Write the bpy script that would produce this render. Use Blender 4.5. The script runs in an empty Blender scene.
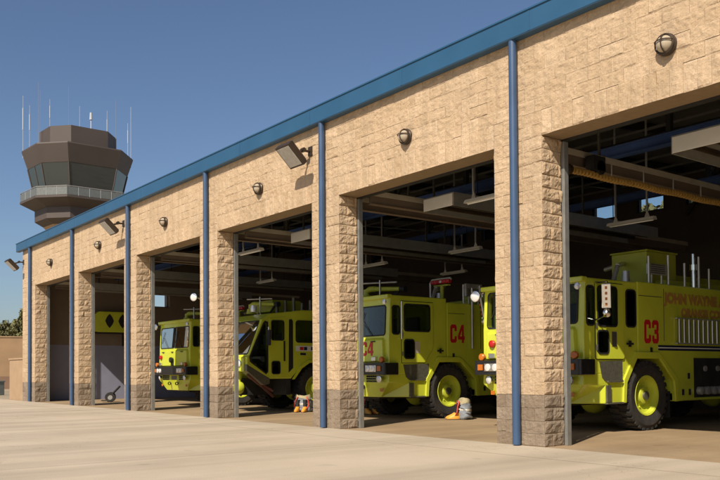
import bpy, bmesh, math, random
from mathutils import Vector, Matrix, noise
random.seed(7)
R = math.radians
scene = bpy.context.scene
COL = scene.collection

# ------------------------------------------------------------------ materials
def srgb(r, g, b):
    f = lambda c: (c/255/12.92) if c/255 <= .04045 else ((c/255+.055)/1.055)**2.4
    return (f(r), f(g), f(b), 1)

def new_mat(name):
    m = bpy.data.materials.new(name); m.use_nodes = True
    nt = m.node_tree
    return m, nt, nt.nodes['Principled BSDF']

def N(nt, kind, **kw):
    n = nt.nodes.new(kind)
    for k, v in kw.items():
        setattr(n, k, v)
    return n

def mat(name, col, rough=.6, metal=0, var=.12, scale=6, bump=0.0, bscale=60, dirt=0.0, coat=0):
    """base colour broken up by soft noise, optional fine bump and dust patches"""
    m, nt, p = new_mat(name)
    L = nt.links
    tc = N(nt, 'ShaderNodeTexCoord')
    nz = N(nt, 'ShaderNodeTexNoise'); nz.inputs['Scale'].default_value = scale; nz.inputs['Detail'].default_value = 6
    L.new(tc.outputs['Object'], nz.inputs['Vector'])
    rp = N(nt, 'ShaderNodeMapRange'); rp.inputs[1].default_value = .3; rp.inputs[2].default_value = .7
    rp.inputs[3].default_value = 1-var; rp.inputs[4].default_value = 1+var
    L.new(nz.outputs['Fac'], rp.inputs[0])
    mx = N(nt, 'ShaderNodeVectorMath', operation='SCALE'); mx.inputs[0].default_value = col[:3]
    L.new(rp.outputs[0], mx.inputs['Scale'])
    out = mx.outputs[0]
    if dirt:
        n2 = N(nt, 'ShaderNodeTexNoise'); n2.inputs['Scale'].default_value = scale*.6; n2.inputs['Detail'].default_value = 8
        n2.inputs['Roughness'].default_value = .7
        L.new(tc.outputs['Object'], n2.inputs['Vector'])
        r2 = N(nt, 'ShaderNodeMapRange'); r2.inputs[1].default_value = .5; r2.inputs[2].default_value = .75; r2.inputs[4].default_value = dirt
        L.new(n2.outputs['Fac'], r2.inputs[0])
        mc = N(nt, 'ShaderNodeMix', data_type='RGBA'); mc.inputs['B'].default_value = srgb(95, 80, 60)
        L.new(r2.outputs[0], mc.inputs['Factor']); L.new(out, mc.inputs['A']); out = mc.outputs['Result']
    L.new(out, p.inputs['Base Color'])
    rr = N(nt, 'ShaderNodeMapRange'); rr.inputs[3].default_value = max(.02, rough-.08); rr.inputs[4].default_value = min(1, rough+.1)
    L.new(nz.outputs['Fac'], rr.inputs[0]); L.new(rr.outputs[0], p.inputs['Roughness'])
    p.inputs['Metallic'].default_value = metal
    if coat:
        p.inputs['Coat Weight'].default_value = coat; p.inputs['Coat Roughness'].default_value = .12
    if bump:
        nb = N(nt, 'ShaderNodeTexNoise'); nb.inputs['Scale'].default_value = bscale; nb.inputs['Detail'].default_value = 5
        L.new(tc.outputs['Object'], nb.inputs['Vector'])
        b = N(nt, 'ShaderNodeBump'); b.inputs['Strength'].default_value = bump; b.inputs['Distance'].default_value = .02
        L.new(nb.outputs['Fac'], b.inputs['Height']); L.new(b.outputs[0], p.inputs['Normal'])
    return m

def block_mat(name, c1, c2, c3):
    """split-face concrete block: hue drifts per block (tint attribute), gritty aggregate and fine relief"""
    m, nt, p = new_mat(name); L = nt.links
    at = N(nt, 'ShaderNodeAttribute', attribute_name='tint')
    tc = N(nt, 'ShaderNodeTexCoord')
    cr = N(nt, 'ShaderNodeValToRGB')
    cr.color_ramp.elements[0].color = c1; cr.color_ramp.elements[1].color = c2
    e = cr.color_ramp.elements.new(.5); e.color = c3
    L.new(at.outputs['Fac'], cr.inputs[0])
    n1 = N(nt, 'ShaderNodeTexNoise'); n1.inputs['Scale'].default_value = 38; n1.inputs['Detail'].default_value = 8; n1.inputs['Roughness'].default_value = .7
    L.new(tc.outputs['Object'], n1.inputs['Vector'])
    n2 = N(nt, 'ShaderNodeTexNoise'); n2.inputs['Scale'].default_value = 1.1; n2.inputs['Detail'].default_value = 5
    L.new(tc.outputs['Object'], n2.inputs['Vector'])
    a = N(nt, 'ShaderNodeMapRange'); a.inputs[1].default_value = .32; a.inputs[2].default_value = .68; a.inputs[3].default_value = .85; a.inputs[4].default_value = 1.12
    L.new(n1.outputs['Fac'], a.inputs[0])
    b = N(nt, 'ShaderNodeMapRange'); b.inputs[1].default_value = .3; b.inputs[2].default_value = .7; b.inputs[3].default_value = .93; b.inputs[4].default_value = 1.05
    L.new(n2.outputs['Fac'], b.inputs[0])
    # faint vertical weather streaks
    mp = N(nt, 'ShaderNodeMapping'); mp.inputs['Scale'].default_value = (3.2, 3.2, .22)
    L.new(tc.outputs['Object'], mp.inputs['Vector'])
    n4 = N(nt, 'ShaderNodeTexNoise'); n4.inputs['Scale'].default_value = 1.6; n4.inputs['Detail'].default_value = 6
    L.new(mp.outputs[0], n4.inputs['Vector'])
    c = N(nt, 'ShaderNodeMapRange'); c.inputs[1].default_value = .35; c.inputs[2].default_value = .6; c.inputs[3].default_value = .88; c.inputs[4].default_value = 1.02
    L.new(n4.outputs['Fac'], c.inputs[0])
    mu = N(nt, 'ShaderNodeMath', operation='MULTIPLY'); L.new(a.outputs[0], mu.inputs[0]); L.new(b.outputs[0], mu.inputs[1])
    mu2 = N(nt, 'ShaderNodeMath', operation='MULTIPLY'); L.new(mu.outputs[0], mu2.inputs[0]); L.new(c.outputs[0], mu2.inputs[1])
    sc = N(nt, 'ShaderNodeVectorMath', operation='SCALE'); L.new(cr.outputs[0], sc.inputs[0]); L.new(mu2.outputs[0], sc.inputs['Scale'])
    L.new(sc.outputs[0], p.inputs['Base Color']); p.inputs['Roughness'].default_value = .92
    p.inputs['Specular IOR Level'].default_value = .2
    n3 = N(nt, 'ShaderNodeTexNoise'); n3.inputs['Scale'].default_value = 17; n3.inputs['Detail'].default_value = 9; n3.inputs['Roughness'].default_value = .68
    L.new(tc.outputs['Object'], n3.inputs['Vector'])
    bp = N(nt, 'ShaderNodeBump'); bp.inputs['Strength'].default_value = .7; bp.inputs['Distance'].default_value = .035
    L.new(n3.outputs['Fac'], bp.inputs['Height']); L.new(bp.outputs[0], p.inputs['Normal'])
    return m

def concrete_mat(name, c1, c2, streak, joint=5.36, jx=0.0):
    m, nt, p = new_mat(name); L = nt.links
    tc = N(nt, 'ShaderNodeTexCoord')
    n1 = N(nt, 'ShaderNodeTexNoise'); n1.inputs['Scale'].default_value = .5; n1.inputs['Detail'].default_value = 9; n1.inputs['Roughness'].default_value = .62
    L.new(tc.outputs['Object'], n1.inputs['Vector'])
    mp = N(nt, 'ShaderNodeMapping'); mp.inputs['Rotation'].default_value = (0, 0, R(-11)); mp.inputs['Scale'].default_value = (1.25, .07, 1)
    L.new(tc.outputs['Object'], mp.inputs['Vector'])
    n2 = N(nt, 'ShaderNodeTexNoise'); n2.inputs['Scale'].default_value = 1.0; n2.inputs['Detail'].default_value = 5
    L.new(mp.outputs[0], n2.inputs['Vector'])
    n3 = N(nt, 'ShaderNodeTexNoise'); n3.inputs['Scale'].default_value = 55; n3.inputs['Detail'].default_value = 6
    L.new(tc.outputs['Object'], n3.inputs['Vector'])
    r1 = N(nt, 'ShaderNodeMapRange'); r1.inputs[1].default_value = .3; r1.inputs[2].default_value = .7
    L.new(n1.outputs['Fac'], r1.inputs[0])
    mc = N(nt, 'ShaderNodeMix', data_type='RGBA'); mc.inputs['A'].default_value = c1; mc.inputs['B'].default_value = c2
    L.new(r1.outputs[0], mc.inputs['Factor'])
    r2 = N(nt, 'ShaderNodeMapRange'); r2.inputs[1].default_value = .42; r2.inputs[2].default_value = .66; r2.inputs[3].default_value = 1.04; r2.inputs[4].default_value = 1-streak
    L.new(n2.outputs['Fac'], r2.inputs[0])
    r3 = N(nt, 'ShaderNodeMapRange'); r3.inputs[1].default_value = .3; r3.inputs[2].default_value = .7; r3.inputs[3].default_value = .92; r3.inputs[4].default_value = 1.07
    L.new(n3.outputs['Fac'], r3.inputs[0])
    mu = N(nt, 'ShaderNodeMath', operation='MULTIPLY'); L.new(r2.outputs[0], mu.inputs[0]); L.new(r3.outputs[0], mu.inputs[1])
    # saw-cut joints
    sx = N(nt, 'ShaderNodeSeparateXYZ'); L.new(tc.outputs['Object'], sx.inputs[0])
    prev = mu.outputs[0]
    for ax, off in ((0, jx), (1, .9)):
        ad = N(nt, 'ShaderNodeMath', operation='ADD'); ad.inputs[1].default_value = off + 1072; L.new(sx.outputs[ax], ad.inputs[0])
        md = N(nt, 'ShaderNodeMath', operation='PINGPONG'); md.inputs[1].default_value = joint/2; L.new(ad.outputs[0], md.inputs[0])
        gt = N(nt, 'ShaderNodeMapRange'); gt.inputs[1].default_value = .008; gt.inputs[2].default_value = .035; gt.inputs[3].default_value = .68; gt.inputs[4].default_value = 1
        L.new(md.outputs[0], gt.inputs[0])
        m3 = N(nt, 'ShaderNodeMath', operation='MULTIPLY'); L.new(prev, m3.inputs[0]); L.new(gt.outputs[0], m3.inputs[1]); prev = m3.outputs[0]
    # oil and water spots
    vo = N(nt, 'ShaderNodeTexNoise'); vo.inputs['Scale'].default_value = 1.7; vo.inputs['Detail'].default_value = 3
    L.new(tc.outputs['Object'], vo.inputs['Vector'])
    rv = N(nt, 'ShaderNodeMapRange'); rv.inputs[1].default_value = .68; rv.inputs[2].default_value = .78; rv.inputs[3].default_value = 1; rv.inputs[4].default_value = .8
    L.new(vo.outputs['Fac'], rv.inputs[0])
    m4 = N(nt, 'ShaderNodeMath', operation='MULTIPLY'); L.new(prev, m4.inputs[0]); L.new(rv.outputs[0], m4.inputs[1])
    ds = N(nt, 'ShaderNodeTexNoise'); ds.inputs['Scale'].default_value = 1.3; ds.inputs['Detail'].default_value = 6
    L.new(tc.outputs['Object'], ds.inputs['Vector'])
    dm = N(nt, 'ShaderNodeMix', data_type='VECTOR'); dm.inputs['Factor'].default_value = .22
    L.new(tc.outputs['Object'], dm.inputs['A']); 
    dv = N(nt, 'ShaderNodeVectorMath', operation='SCALE'); dv.inputs['Scale'].default_value = 3.0; L.new(ds.outputs['Color'], dv.inputs[0])
    da = N(nt, 'ShaderNodeVectorMath', operation='ADD'); L.new(tc.outputs['Object'], da.inputs[0]); L.new(dv.outputs[0], da.inputs[1])
    L.new(da.outputs[0], dm.inputs['B'])
    vc = N(nt, 'ShaderNodeTexVoronoi', feature='DISTANCE_TO_EDGE'); vc.inputs['Scale'].default_value = .17
    L.new(da.outputs[0], vc.inputs['Vector'])
    rc = N(nt, 'ShaderNodeMapRange'); rc.inputs[1].default_value = .0005; rc.inputs[2].default_value = .0022; rc.inputs[3].default_value = .74; rc.inputs[4].default_value = 1
    L.new(vc.outputs['Distance'], rc.inputs[0])
    m5 = N(nt, 'ShaderNodeMath', operation='MULTIPLY'); L.new(m4.outputs[0], m5.inputs[0]); L.new(rc.outputs[0], m5.inputs[1]); m4 = m5
    sc = N(nt, 'ShaderNodeVectorMath', operation='SCALE'); L.new(mc.outputs['Result'], sc.inputs[0]); L.new(m4.outputs[0], sc.inputs['Scale'])
    L.new(sc.outputs[0], p.inputs['Base Color']); p.inputs['Roughness'].default_value = .85
    p.inputs['Specular IOR Level'].default_value = .25
    bp = N(nt, 'ShaderNodeBump'); bp.inputs['Strength'].default_value = .25; bp.inputs['Distance'].default_value = .01
    L.new(n3.outputs['Fac'], bp.inputs['Height']); L.new(bp.outputs[0], p.inputs['Normal'])
    return m

def glass_mat(name, col=(.012, .013, .012, 1), rough=.04):
    m, nt, p = new_mat(name)
    p.inputs['Base Color'].default_value = col; p.inputs['Roughness'].default_value = rough
    p.inputs['Specular IOR Level'].default_value = .6
    return m

def pane_mat(name, tint=(.85, .9, .9, 1), ior=1.45):
    m, nt, p = new_mat(name); L = nt.links
    nt.nodes.remove(p)
    t = N(nt, 'ShaderNodeBsdfTransparent'); t.inputs[0].default_value = tint
    g = N(nt, 'ShaderNodeBsdfGlossy'); g.inputs['Roughness'].default_value = .02
    f = N(nt, 'ShaderNodeFresnel'); f.inputs['IOR'].default_value = ior
    x = N(nt, 'ShaderNodeMixShader'); L.new(f.outputs[0], x.inputs[0])
    L.new(t.outputs[0], x.inputs[1]); L.new(g.outputs[0], x.inputs[2])
    L.new(x.outputs[0], nt.nodes['Material Output'].inputs['Surface'])
    return m

M = {}
M['block'] = block_mat('tan_block', (.48, .345, .212, 1), (.555, .41, .265, 1), (.515, .375, .237, 1))
M['base'] = block_mat('brown_block', (.235, .178, .122, 1), (.305, .24, .172, 1), (.27, .208, .147, 1))
M['mortar'] = mat('mortar', (.36, .25, .14, 1), .95, var=.1, scale=12, bump=.3)
M['soffit'] = mat('soffit_stucco', (.27, .19, .105, 1), .9, var=.1, scale=9, bump=.3)
M['fascia'] = mat('fascia_blue_paint', (.024, .088, .17, 1), .42, var=.06, scale=1.2)
M['pipe'] = mat('downspout_blue_paint', (.04, .08, .158, 1), .4, var=.08, scale=2.5)
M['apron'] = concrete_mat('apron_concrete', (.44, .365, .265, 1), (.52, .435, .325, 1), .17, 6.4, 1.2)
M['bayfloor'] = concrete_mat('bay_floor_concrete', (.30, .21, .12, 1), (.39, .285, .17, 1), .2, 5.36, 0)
M['soil'] = mat('dry_ground', (.32, .25, .16, 1), .95, var=.25, scale=.3)
M['frame'] = mat('galvanised_frame', (.28, .28, .26, 1), .45, .5, var=.1, scale=8)
M['dark'] = mat('dark_steel', (.02, .02, .021, 1), .5, var=.2)
M['deck'] = mat('roof_deck', (.16, .155, .14, 1), .6, .3, var=.1)
M['bluebeam'] = mat('blue_beam_paint', (.05, .10, .27, 1), .45, var=.1, scale=3)
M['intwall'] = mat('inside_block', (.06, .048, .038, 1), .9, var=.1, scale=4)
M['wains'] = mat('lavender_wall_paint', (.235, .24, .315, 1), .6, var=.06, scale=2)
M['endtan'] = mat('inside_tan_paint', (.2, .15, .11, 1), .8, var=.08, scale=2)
M['rail'] = mat('cream_rail', (.6, .54, .42, 1), .45, .2, var=.12, scale=3)
M['white'] = mat('white_enamel', (.72, .71, .66, 1), .4, var=.06, scale=4)
M['galv'] = mat('bright_sheet_steel', (.55, .54, .5, 1), .35, .6, var=.1, scale=5)
M['hose'] = mat('ochre_hose', (.46, .28, .07, 1), .55, var=.15, scale=20)
M['truck'] = mat('lime_yellow_paint', (.57, .62, .045, 1), .22, var=.07, scale=1.5, dirt=.16, coat=.4)
M['trucktop'] = mat('lime_yellow_deck_paint', (.40, .43, .04, 1), .5, var=.1, scale=3, dirt=.3)
M['black'] = mat('black_rubber', (.012, .012, .012, 1), .7, var=.2, scale=10)
M['tyre'] = mat('tyre_rubber', (.022, .020, .018, 1), .85, var=.3, scale=8, bump=.2, dirt=.35)
M['bumper'] = mat('black_bumper_paint', (.014, .014, .015, 1), .35, var=.2)
M['rim'] = mat('lime_rim_paint', (.50, .55, .045, 1), .4, var=.1, scale=4, dirt=.2)
M['chrome'] = mat('chrome', (.75, .74, .7, 1), .16, 1, var=.04)
M['glass'] = pane_mat('cab_glass', (.45, .48, .45, 1), 1.22)
M['seat'] = mat('grey_seat_vinyl', (.10, .10, .11, 1), .6, var=.2)
M['dash'] = mat('dark_dash', (.035, .035, .035, 1), .6, var=.2)
M['cabin'] = mat('cabin_lining', (.16, .16, .14, 1), .8, var=.1)
M['cabglass'] = glass_mat('tower_glass', (.035, .042, .04, 1), .02)
M['pane'] = pane_mat('window_pane')
M['amber'] = mat('amber_lens', (.5, .14, .015, 1), .25, var=.1)
M['redlens'] = mat('red_lens', (.45, .012, .012, 1), .25, var=.1)
M['lamp'] = mat('clear_lens', (.8, .8, .78, 1), .12, .3, var=.05)
M['red'] = mat('red_lettering', (.55, .016, .02, 1), .4, var=.05)
M['gold'] = mat('gold_lettering', (.55, .30, .07, 1), .4, .2, var=.1)
M['navy'] = mat('navy_stripe', (.012, .016, .05, 1), .35, var=.1)
M['stripe'] = mat('white_stripe', (.75, .75, .72, 1), .35, var=.05)
M['step'] = mat('tread_plate', (.15, .145, .11, 1), .45, .5, var=.2, scale=20)
M['strut'] = mat('rusty_red_strut', (.14, .045, .03, 1), .5, var=.2)
M['chassis'] = mat('chassis_black', (.02, .019, .017, 1), .7, var=.3, dirt=.2)
M['bronze'] = mat('bronze_enamel', (.05, .033, .02, 1), .42, .3, var=.12)
M['globe'] = mat('frosted_globe', (.42, .35, .25, 1), .3, var=.08, scale=20)
M['lens'] = mat('flood_lens', (.45, .43, .38, 1), .2, var=.12, scale=12)
M['tower'] = mat('tower_brown_panel', (.07, .053, .043, 1), .6, var=.09, scale=.4)
M['towertan'] = mat('tower_tan_concrete', (.36, .24, .13, 1), .85, var=.08, scale=.4)
M['towerrail'] = mat('tower_rail_metal', (.3, .3, .28, 1), .4, .4, var=.08)
M['railpanel'] = mat('tower_rail_panel', (.14, .15, .14, 1), .5, .2, var=.1)
M['antenna'] = mat('white_antenna', (.45, .46, .48, 1), .4, var=.04)
M['antgrey'] = mat('grey_antenna', (.22, .22, .23, 1), .5, var=.08)
M['farwall'] = mat('far_brown_wall', (.30, .19, .10, 1), .9, var=.12, scale=.8, bump=.3, bscale=8)
M['farbase'] = mat('far_wall_base', (.20, .12, .075, 1), .9, var=.12, scale=.8)
M['lowwall'] = mat('low_tan_wall', (.37, .25, .145, 1), .9, var=.08, scale=2, bump=.3)
M['bark'] = mat('bark', (.14, .10, .07, 1), .9, var=.3)
M['utility'] = mat('utility_green', (.16, .18, .16, 1), .5, var=.1)
M['canvas'] = mat('blue_grey_turnout_cloth', (.23, .25, .27, 1), .9, var=.2, scale=14, bump=.3)
M['cream'] = mat('cream_cloth', (.40, .34, .2, 1), .9, var=.15, scale=14)
M['boot'] = mat('yellow_rubber_boot', (.72, .33, .04, 1), .5, var=.15)
M['suspender'] = mat('red_webbing', (.5, .06, .04, 1), .8, var=.15)

def leaf_mat(name, c):
    m, nt, p = new_mat(name); L = nt.links
    oi = N(nt, 'ShaderNodeTexCoord')
    nz = N(nt, 'ShaderNodeTexNoise'); nz.inputs['Scale'].default_value = .9; nz.inputs['Detail'].default_value = 5
    L.new(oi.outputs['Object'], nz.inputs['Vector'])
    cr = N(nt, 'ShaderNodeMapRange'); cr.inputs[1].default_value = .3; cr.inputs[2].default_value = .7; cr.inputs[3].default_value = .6; cr.inputs[4].default_value = 1.4
    L.new(nz.outputs['Fac'], cr.inputs[0])
    sc = N(nt, 'ShaderNodeVectorMath', operation='SCALE'); sc.inputs[0].default_value = c[:3]
    L.new(cr.outputs[0], sc.inputs['Scale']); L.new(sc.outputs[0], p.inputs['Base Color'])
    p.inputs['Roughness'].default_value = .7
    return m
M['leaf'] = leaf_mat('dry_olive_leaf', (.12, .115, .04, 1))

# ------------------------------------------------------------------ mesh helper
class MB:
    def __init__(s): s.v = []; s.f = []
    def add(s, vs, fs):
        o = len(s.v); s.v += [tuple(v) for v in vs]; s.f += [tuple(i+o for i in f) for f in fs]; return s
    def box(s, x0, x1, y0, y1, z0, z1):
        vs = [(x, y, z) for z in (z0, z1) for y in (y0, y1) for x in (x0, x1)]
        return s.add(vs, [(0, 2, 3, 1), (4, 5, 7, 6), (0, 1, 5, 4), (2, 6, 7, 3), (0, 4, 6, 2), (1, 3, 7, 5)])
    def obox(s, c, ax, ay, az, hx, hy, hz):
        c = Vector(c); vs = []
        for k in (-1, 1):
            for j in (-1, 1):
                for i in (-1, 1):
                    vs.append(c + Vector(ax)*hx*i + Vector(ay)*hy*j + Vector(az)*hz*k)
        return s.add(vs, [(0, 2, 3, 1), (4, 5, 7, 6), (0, 1, 5, 4), (2, 6, 7, 3), (0, 4, 6, 2), (1, 3, 7, 5)])
    def prism(s, poly, axis, a, b):
        """poly of 2d points extruded along axis from a to b. axis x: (y,z); y: (x,z); z: (x,y)"""
        n = len(poly)
        def pt(p, t):
            return {'x': (t, p[0], p[1]), 'y': (p[0], t, p[1]), 'z': (p[0], p[1], t)}[axis]
        vs = [pt(p, a) for p in poly] + [pt(p, b) for p in poly]
        fs = [tuple(range(n))[::-1], tuple(range(n, 2*n))] + [(i, (i+1) % n, n+(i+1) % n, n+i) for i in range(n)]
        return s.add(vs, fs)
    def ring(s, outer, inner, axis, a, b):
        n = len(outer)
        def pt(p, t):
            return {'x': (t, p[0], p[1]), 'y': (p[0], t, p[1]), 'z': (p[0], p[1], t)}[axis]
        vs = [pt(p, t) for t in (a, b) for q in (outer, inner) for p in q]
        fs = []
        for i in range(n):
            j = (i+1) % n
            fs += [(i, j, n+j, n+i), (2*n+i, 3*n+i, 3*n+j, 2*n+j), (i, 2*n+i, 2*n+j, j), (n+i, n+j, 3*n+j, 3*n+i)]
        return s.add(vs, fs)
    def cyl(s, p0, p1, r0, r1=None, seg=14, cap=True):
        r1 = r0 if r1 is None else r1
        p0, p1 = Vector(p0), Vector(p1); d = (p1-p0).normalized()
        u = d.orthogonal().normalized(); w = d.cross(u)
        vs = []
        for p, r in ((p0, r0), (p1, r1)):
            for i in range(seg):
                a = 2*math.pi*i/seg; vs.append(p + (u*math.cos(a)+w*math.sin(a))*r)
        fs = [(i, (i+1) % seg, seg+(i+1) % seg, seg+i) for i in range(seg)]
        if cap: fs += [tuple(range(seg))[::-1], tuple(range(seg, 2*seg))]
        return s.add(vs, fs)
    def tube(s, pts, r, seg=10):
        for a, b in zip(pts[:-1], pts[1:]): s.cyl(a, b, r, seg=seg)
        return s
    def lathe(s, prof, o, d, seg=32):
        """prof: (radius, distance along d)"""
        o, d = Vector(o), Vector(d).normalized(); u = d.orthogonal().normalized(); w = d.cross(u)
        vs = []; n = len(prof)
        for r, t in prof:
            for i in range(seg):
                a = 2*math.pi*i/seg; vs.append(o + d*t + (u*math.cos(a)+w*math.sin(a))*r)
        fs = [(k*seg+i, k*seg+(i+1) % seg, (k+1)*seg+(i+1) % seg, (k+1)*seg+i) for k in range(n-1) for i in range(seg)]
        return s.add(vs, fs)
    def loft(s, rings, cap=True):
        n = len(rings[0]); vs = [p for r in rings for p in r]
        fs = [(k*n+i, k*n+(i+1) % n, (k+1)*n+(i+1) % n, (k+1)*n+i) for k in range(len(rings)-1) for i in range(n)]
        if cap: fs += [tuple(range(n))[::-1], tuple(range((len(rings)-1)*n, len(rings)*n))]
        return s.add(vs, fs)
    def build(s, name, m, parent=None, smooth=None, bevel=0, bseg=2):
        me = bpy.data.meshes.new(name); me.from_pydata(s.v, [], s.f); me.validate()
        bm = bmesh.new(); bm.from_mesh(me); bmesh.ops.recalc_face_normals(bm, faces=bm.faces); bm.to_mesh(me); bm.free()
        me.materials.append(m)
        o = bpy.data.objects.new(name, me); COL.objects.link(o); o.parent = parent
        if smooth is not None:
            me.shade_smooth()
            me.set_sharp_from_angle(angle=R(smooth))
        if bevel:
            b = o.modifiers.new('edge', 'BEVEL'); b.width = bevel; b.segments = bseg; b.limit_method = 'ANGLE'; b.angle_limit = R(35)
            b.harden_normals = False
        return o

def thing(name, label, cat, loc=(0, 0, 0), rz=0, group=None):
    o = bpy.data.objects.new(name, None); COL.objects.link(o); o.location = loc; o.rotation_euler = (0, 0, rz)
    o.empty_display_size = .2
    return tag(o, label, cat, group)
def tag(o, label=None, cat=None, group=None, kind=None):
    if label: o['label'] = label
    if cat: o['category'] = cat
    if group: o['group'] = group
    if kind: o['kind'] = kind
    return o
def dup(root, loc, label, group=None, rz=None):
    r = root.copy(); COL.objects.link(r); r.location = loc; r['label'] = label
    if rz is not None: r.rotation_euler = (0, 0, rz)
    if group: r['group'] = group
    for ch in list(root.children):
        c = ch.copy(); COL.objects.link(c); c.parent = r
        for g in list(ch.children):
            d = g.copy(); COL.objects.link(d); d.parent = c
    return r
def text(name, body, size, m, parent, loc, rot, extrude=.004, offset=0.0, xs=1.0, align='LEFT'):
    cu = bpy.data.curves.new(name, 'FONT'); cu.body = body; cu.size = size; cu.extrude = extrude; cu.offset = offset
    cu.align_x = align
    cu.materials.append(m)
    o = bpy.data.objects.new(name, cu); COL.objects.link(o); o.parent = parent
    dg = bpy.context.evaluated_depsgraph_get()
    me = bpy.data.meshes.new_from_object(o.evaluated_get(dg)); bpy.data.objects.remove(o)
    o = bpy.data.objects.new(name, me); COL.objects.link(o); o.parent = parent
    if not me.materials: me.materials.append(m)
    o.location = loc; o.rotation_euler = rot; o.scale = (xs, 1, 1)
    return o
GLYPH = {
 'C': [(.12, 0), (.5, 0), (.62, .12), (.62, .36), (.42, .36), (.42, .2), (.2, .2), (.2, .8), (.42, .8), (.42, .64), (.62, .64), (.62, .88), (.5, 1), (.12, 1), (0, .88), (0, .12)],
 '3': [(.12, 0), (.5, 0), (.62, .12), (.62, .42), (.55, .5), (.62, .58), (.62, .88), (.5, 1), (.12, 1), (0, .88), (0, .66), (.2, .66), (.2, .8), (.42, .8), (.42, .6), (.22, .6), (.22, .4), (.42, .4), (.42, .2), (.2, .2), (.2, .34), (0, .34), (0, .12)],
 '4': [(.38, 0), (.58, 0), (.58, .18), (.66, .18), (.66, .36), (.58, .36), (.58, 1), (.36, 1), (0, .38), (0, .18), (.38, .18)]}
def number(chars, h, ws, parent, loc, axis):
    """heavy block numerals standing on a wall plane; axis x: reads along +y on an x face, axis y: reads along +x on a -y face"""
    o = MB(); hole = MB(); x = 0
    for c in chars:
        pl = [((x+p[0]*ws)*h, p[1]*h) for p in GLYPH[c]]
        hl = [((x+p[0]*ws)*h, p[1]*h) for p in ((.2, .36), (.38, .36), (.38, .68))]
        if axis == 'x':
            o.prism([(loc[1]+a, loc[2]+b) for a, b in pl], 'x', loc[0], loc[0]+.004)
            if c == '4': hole.prism([(loc[1]+a, loc[2]+b) for a, b in hl], 'x', loc[0]+.001, loc[0]+.006)
        else:
            o.prism([(loc[0]+a, loc[2]+b) for a, b in pl], 'y', loc[1]-.004, loc[1])
            if c == '4': hole.prism([(loc[0]+a, loc[2]+b) for a, b in hl], 'y', loc[1]-.006, loc[1]-.001)
        x += .74*ws
    n = o.build('number', M['red'], parent)
    if hole.v: hole.build('number_counter', M['truck'], parent)
    return n
def rrect(a0, b0, a1, b1, r, n=4):
    pts = []
    for cx, cy, s in ((a1-r, b1-r, 0), (a0+r, b1-r, 90), (a0+r, b0+r, 180), (a1-r, b0+r, 270)):
        for i in range(n+1):
            t = R(s+90*i/n); pts.append((cx+r*math.cos(t), cy+r*math.sin(t)))
    return pts
def grow(poly, d):
    cx = sum(p[0] for p in poly)/len(poly); cy = sum(p[1] for p in poly)/len(poly)
    n = len(poly); out = []
    for i in range(n):
        p0, p1, p2 = Vector(poly[i-1]), Vector(poly[i]), Vector(poly[(i+1) % n])
        e1 = (p1-p0); e2 = (p2-p1)
        n1 = Vector((e1.y, -e1.x)); n2 = Vector((e2.y, -e2.x))
        n1 = n1.normalized() if n1.length > 1e-9 else Vector((0, 0)); n2 = n2.normalized() if n2.length > 1e-9 else Vector((0, 0))
        b = (n1+n2)
        if b.length < 1e-6: b = n1
        b.normalize(); k = d/max(.35, b.dot(n1) if n1.length else 1)
        if b.dot(p1-Vector((cx, cy))) < -1e9: k = -k
        out.append((p1.x+b.x*k, p1.y+b.y*k))
    # make sure it grew
    area = lambda q: abs(sum(q[i-1][0]*q[i][1]-q[i][0]*q[i-1][1] for i in range(n)))/2
    if (area(out) < area(poly)) == (d > 0):
        return grow(poly[::-1], d)[::-1]
    return out

# ------------------------------------------------------------------ camera, world, light
cam_d = bpy.data.cameras.new('camera'); cam = bpy.data.objects.new('camera', cam_d); COL.objects.link(cam); scene.camera = cam
yaw, pitch, roll = 0.653725, 0.0215590, -0.0066223
vd = Vector((-math.cos(yaw), math.sin(yaw), 0)); rt = Vector((math.sin(yaw), math.cos(yaw), 0)); up = Vector((0, 0, 1))
fw = vd*math.cos(pitch)+up*math.sin(pitch); u2 = up*math.cos(pitch)-vd*math.sin(pitch)
r2 = rt*math.cos(roll)+u2*math.sin(roll); u3 = u2*math.cos(roll)-rt*math.sin(roll)
mw = Matrix((r2, u3, -fw)).transposed().to_4x4(); mw.translation = Vector((0, 0, 1.2)); cam.matrix_world = mw
cam_d.sensor_width = 36; cam_d.lens = 819.89*36/720; cam_d.shift_y = 113.16/720; cam_d.clip_end = 3000; cam_d.clip_start = .05

SUN = Vector((.49, -1.0, .99)).normalized()
sd = bpy.data.lights.new('sun', 'SUN'); sd.energy = 5.0; sd.angle = R(.55); sd.color = (1, .90, .77)
so = bpy.data.objects.new('sun', sd); COL.objects.link(so); so.location = SUN*40
so.rotation_euler = (-SUN).to_track_quat('-Z', 'Y').to_euler()
w = bpy.data.worlds.new('World'); scene.world = w; w.use_nodes = True
nt = w.node_tree; bg = nt.nodes['Background']
sky = nt.nodes.new('ShaderNodeTexSky'); sky.sky_type = 'NISHITA'; sky.sun_disc = False
sky.sun_elevation = math.asin(SUN.z); sky.sun_rotation = math.atan2(SUN.x, SUN.y)
sky.altitude = 20; sky.air_density = 1.0; sky.dust_density = 1.1; sky.ozone_density = 2.2
vm = nt.nodes.new('ShaderNodeVectorMath'); vm.operation = 'MULTIPLY'; vm.inputs[1].default_value = (.95, .985, 1.07)
nt.links.new(sky.outputs[0], vm.inputs[0]); nt.links.new(vm.outputs[0], bg.inputs[0]); bg.inputs[1].default_value = .078
scene.view_settings.view_transform = 'Standard'; scene.view_settings.look = 'None'
scene.view_settings.exposure = .2; scene.view_settings.gamma = 1
scene.view_settings.use_curve_mapping = False
scene.render.engine = 'CYCLES'
try:
    scene.cycles.max_bounces = 8; scene.cycles.diffuse_bounces = 5; scene.cycles.transparent_max_bounces = 12
except Exception: pass

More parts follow.
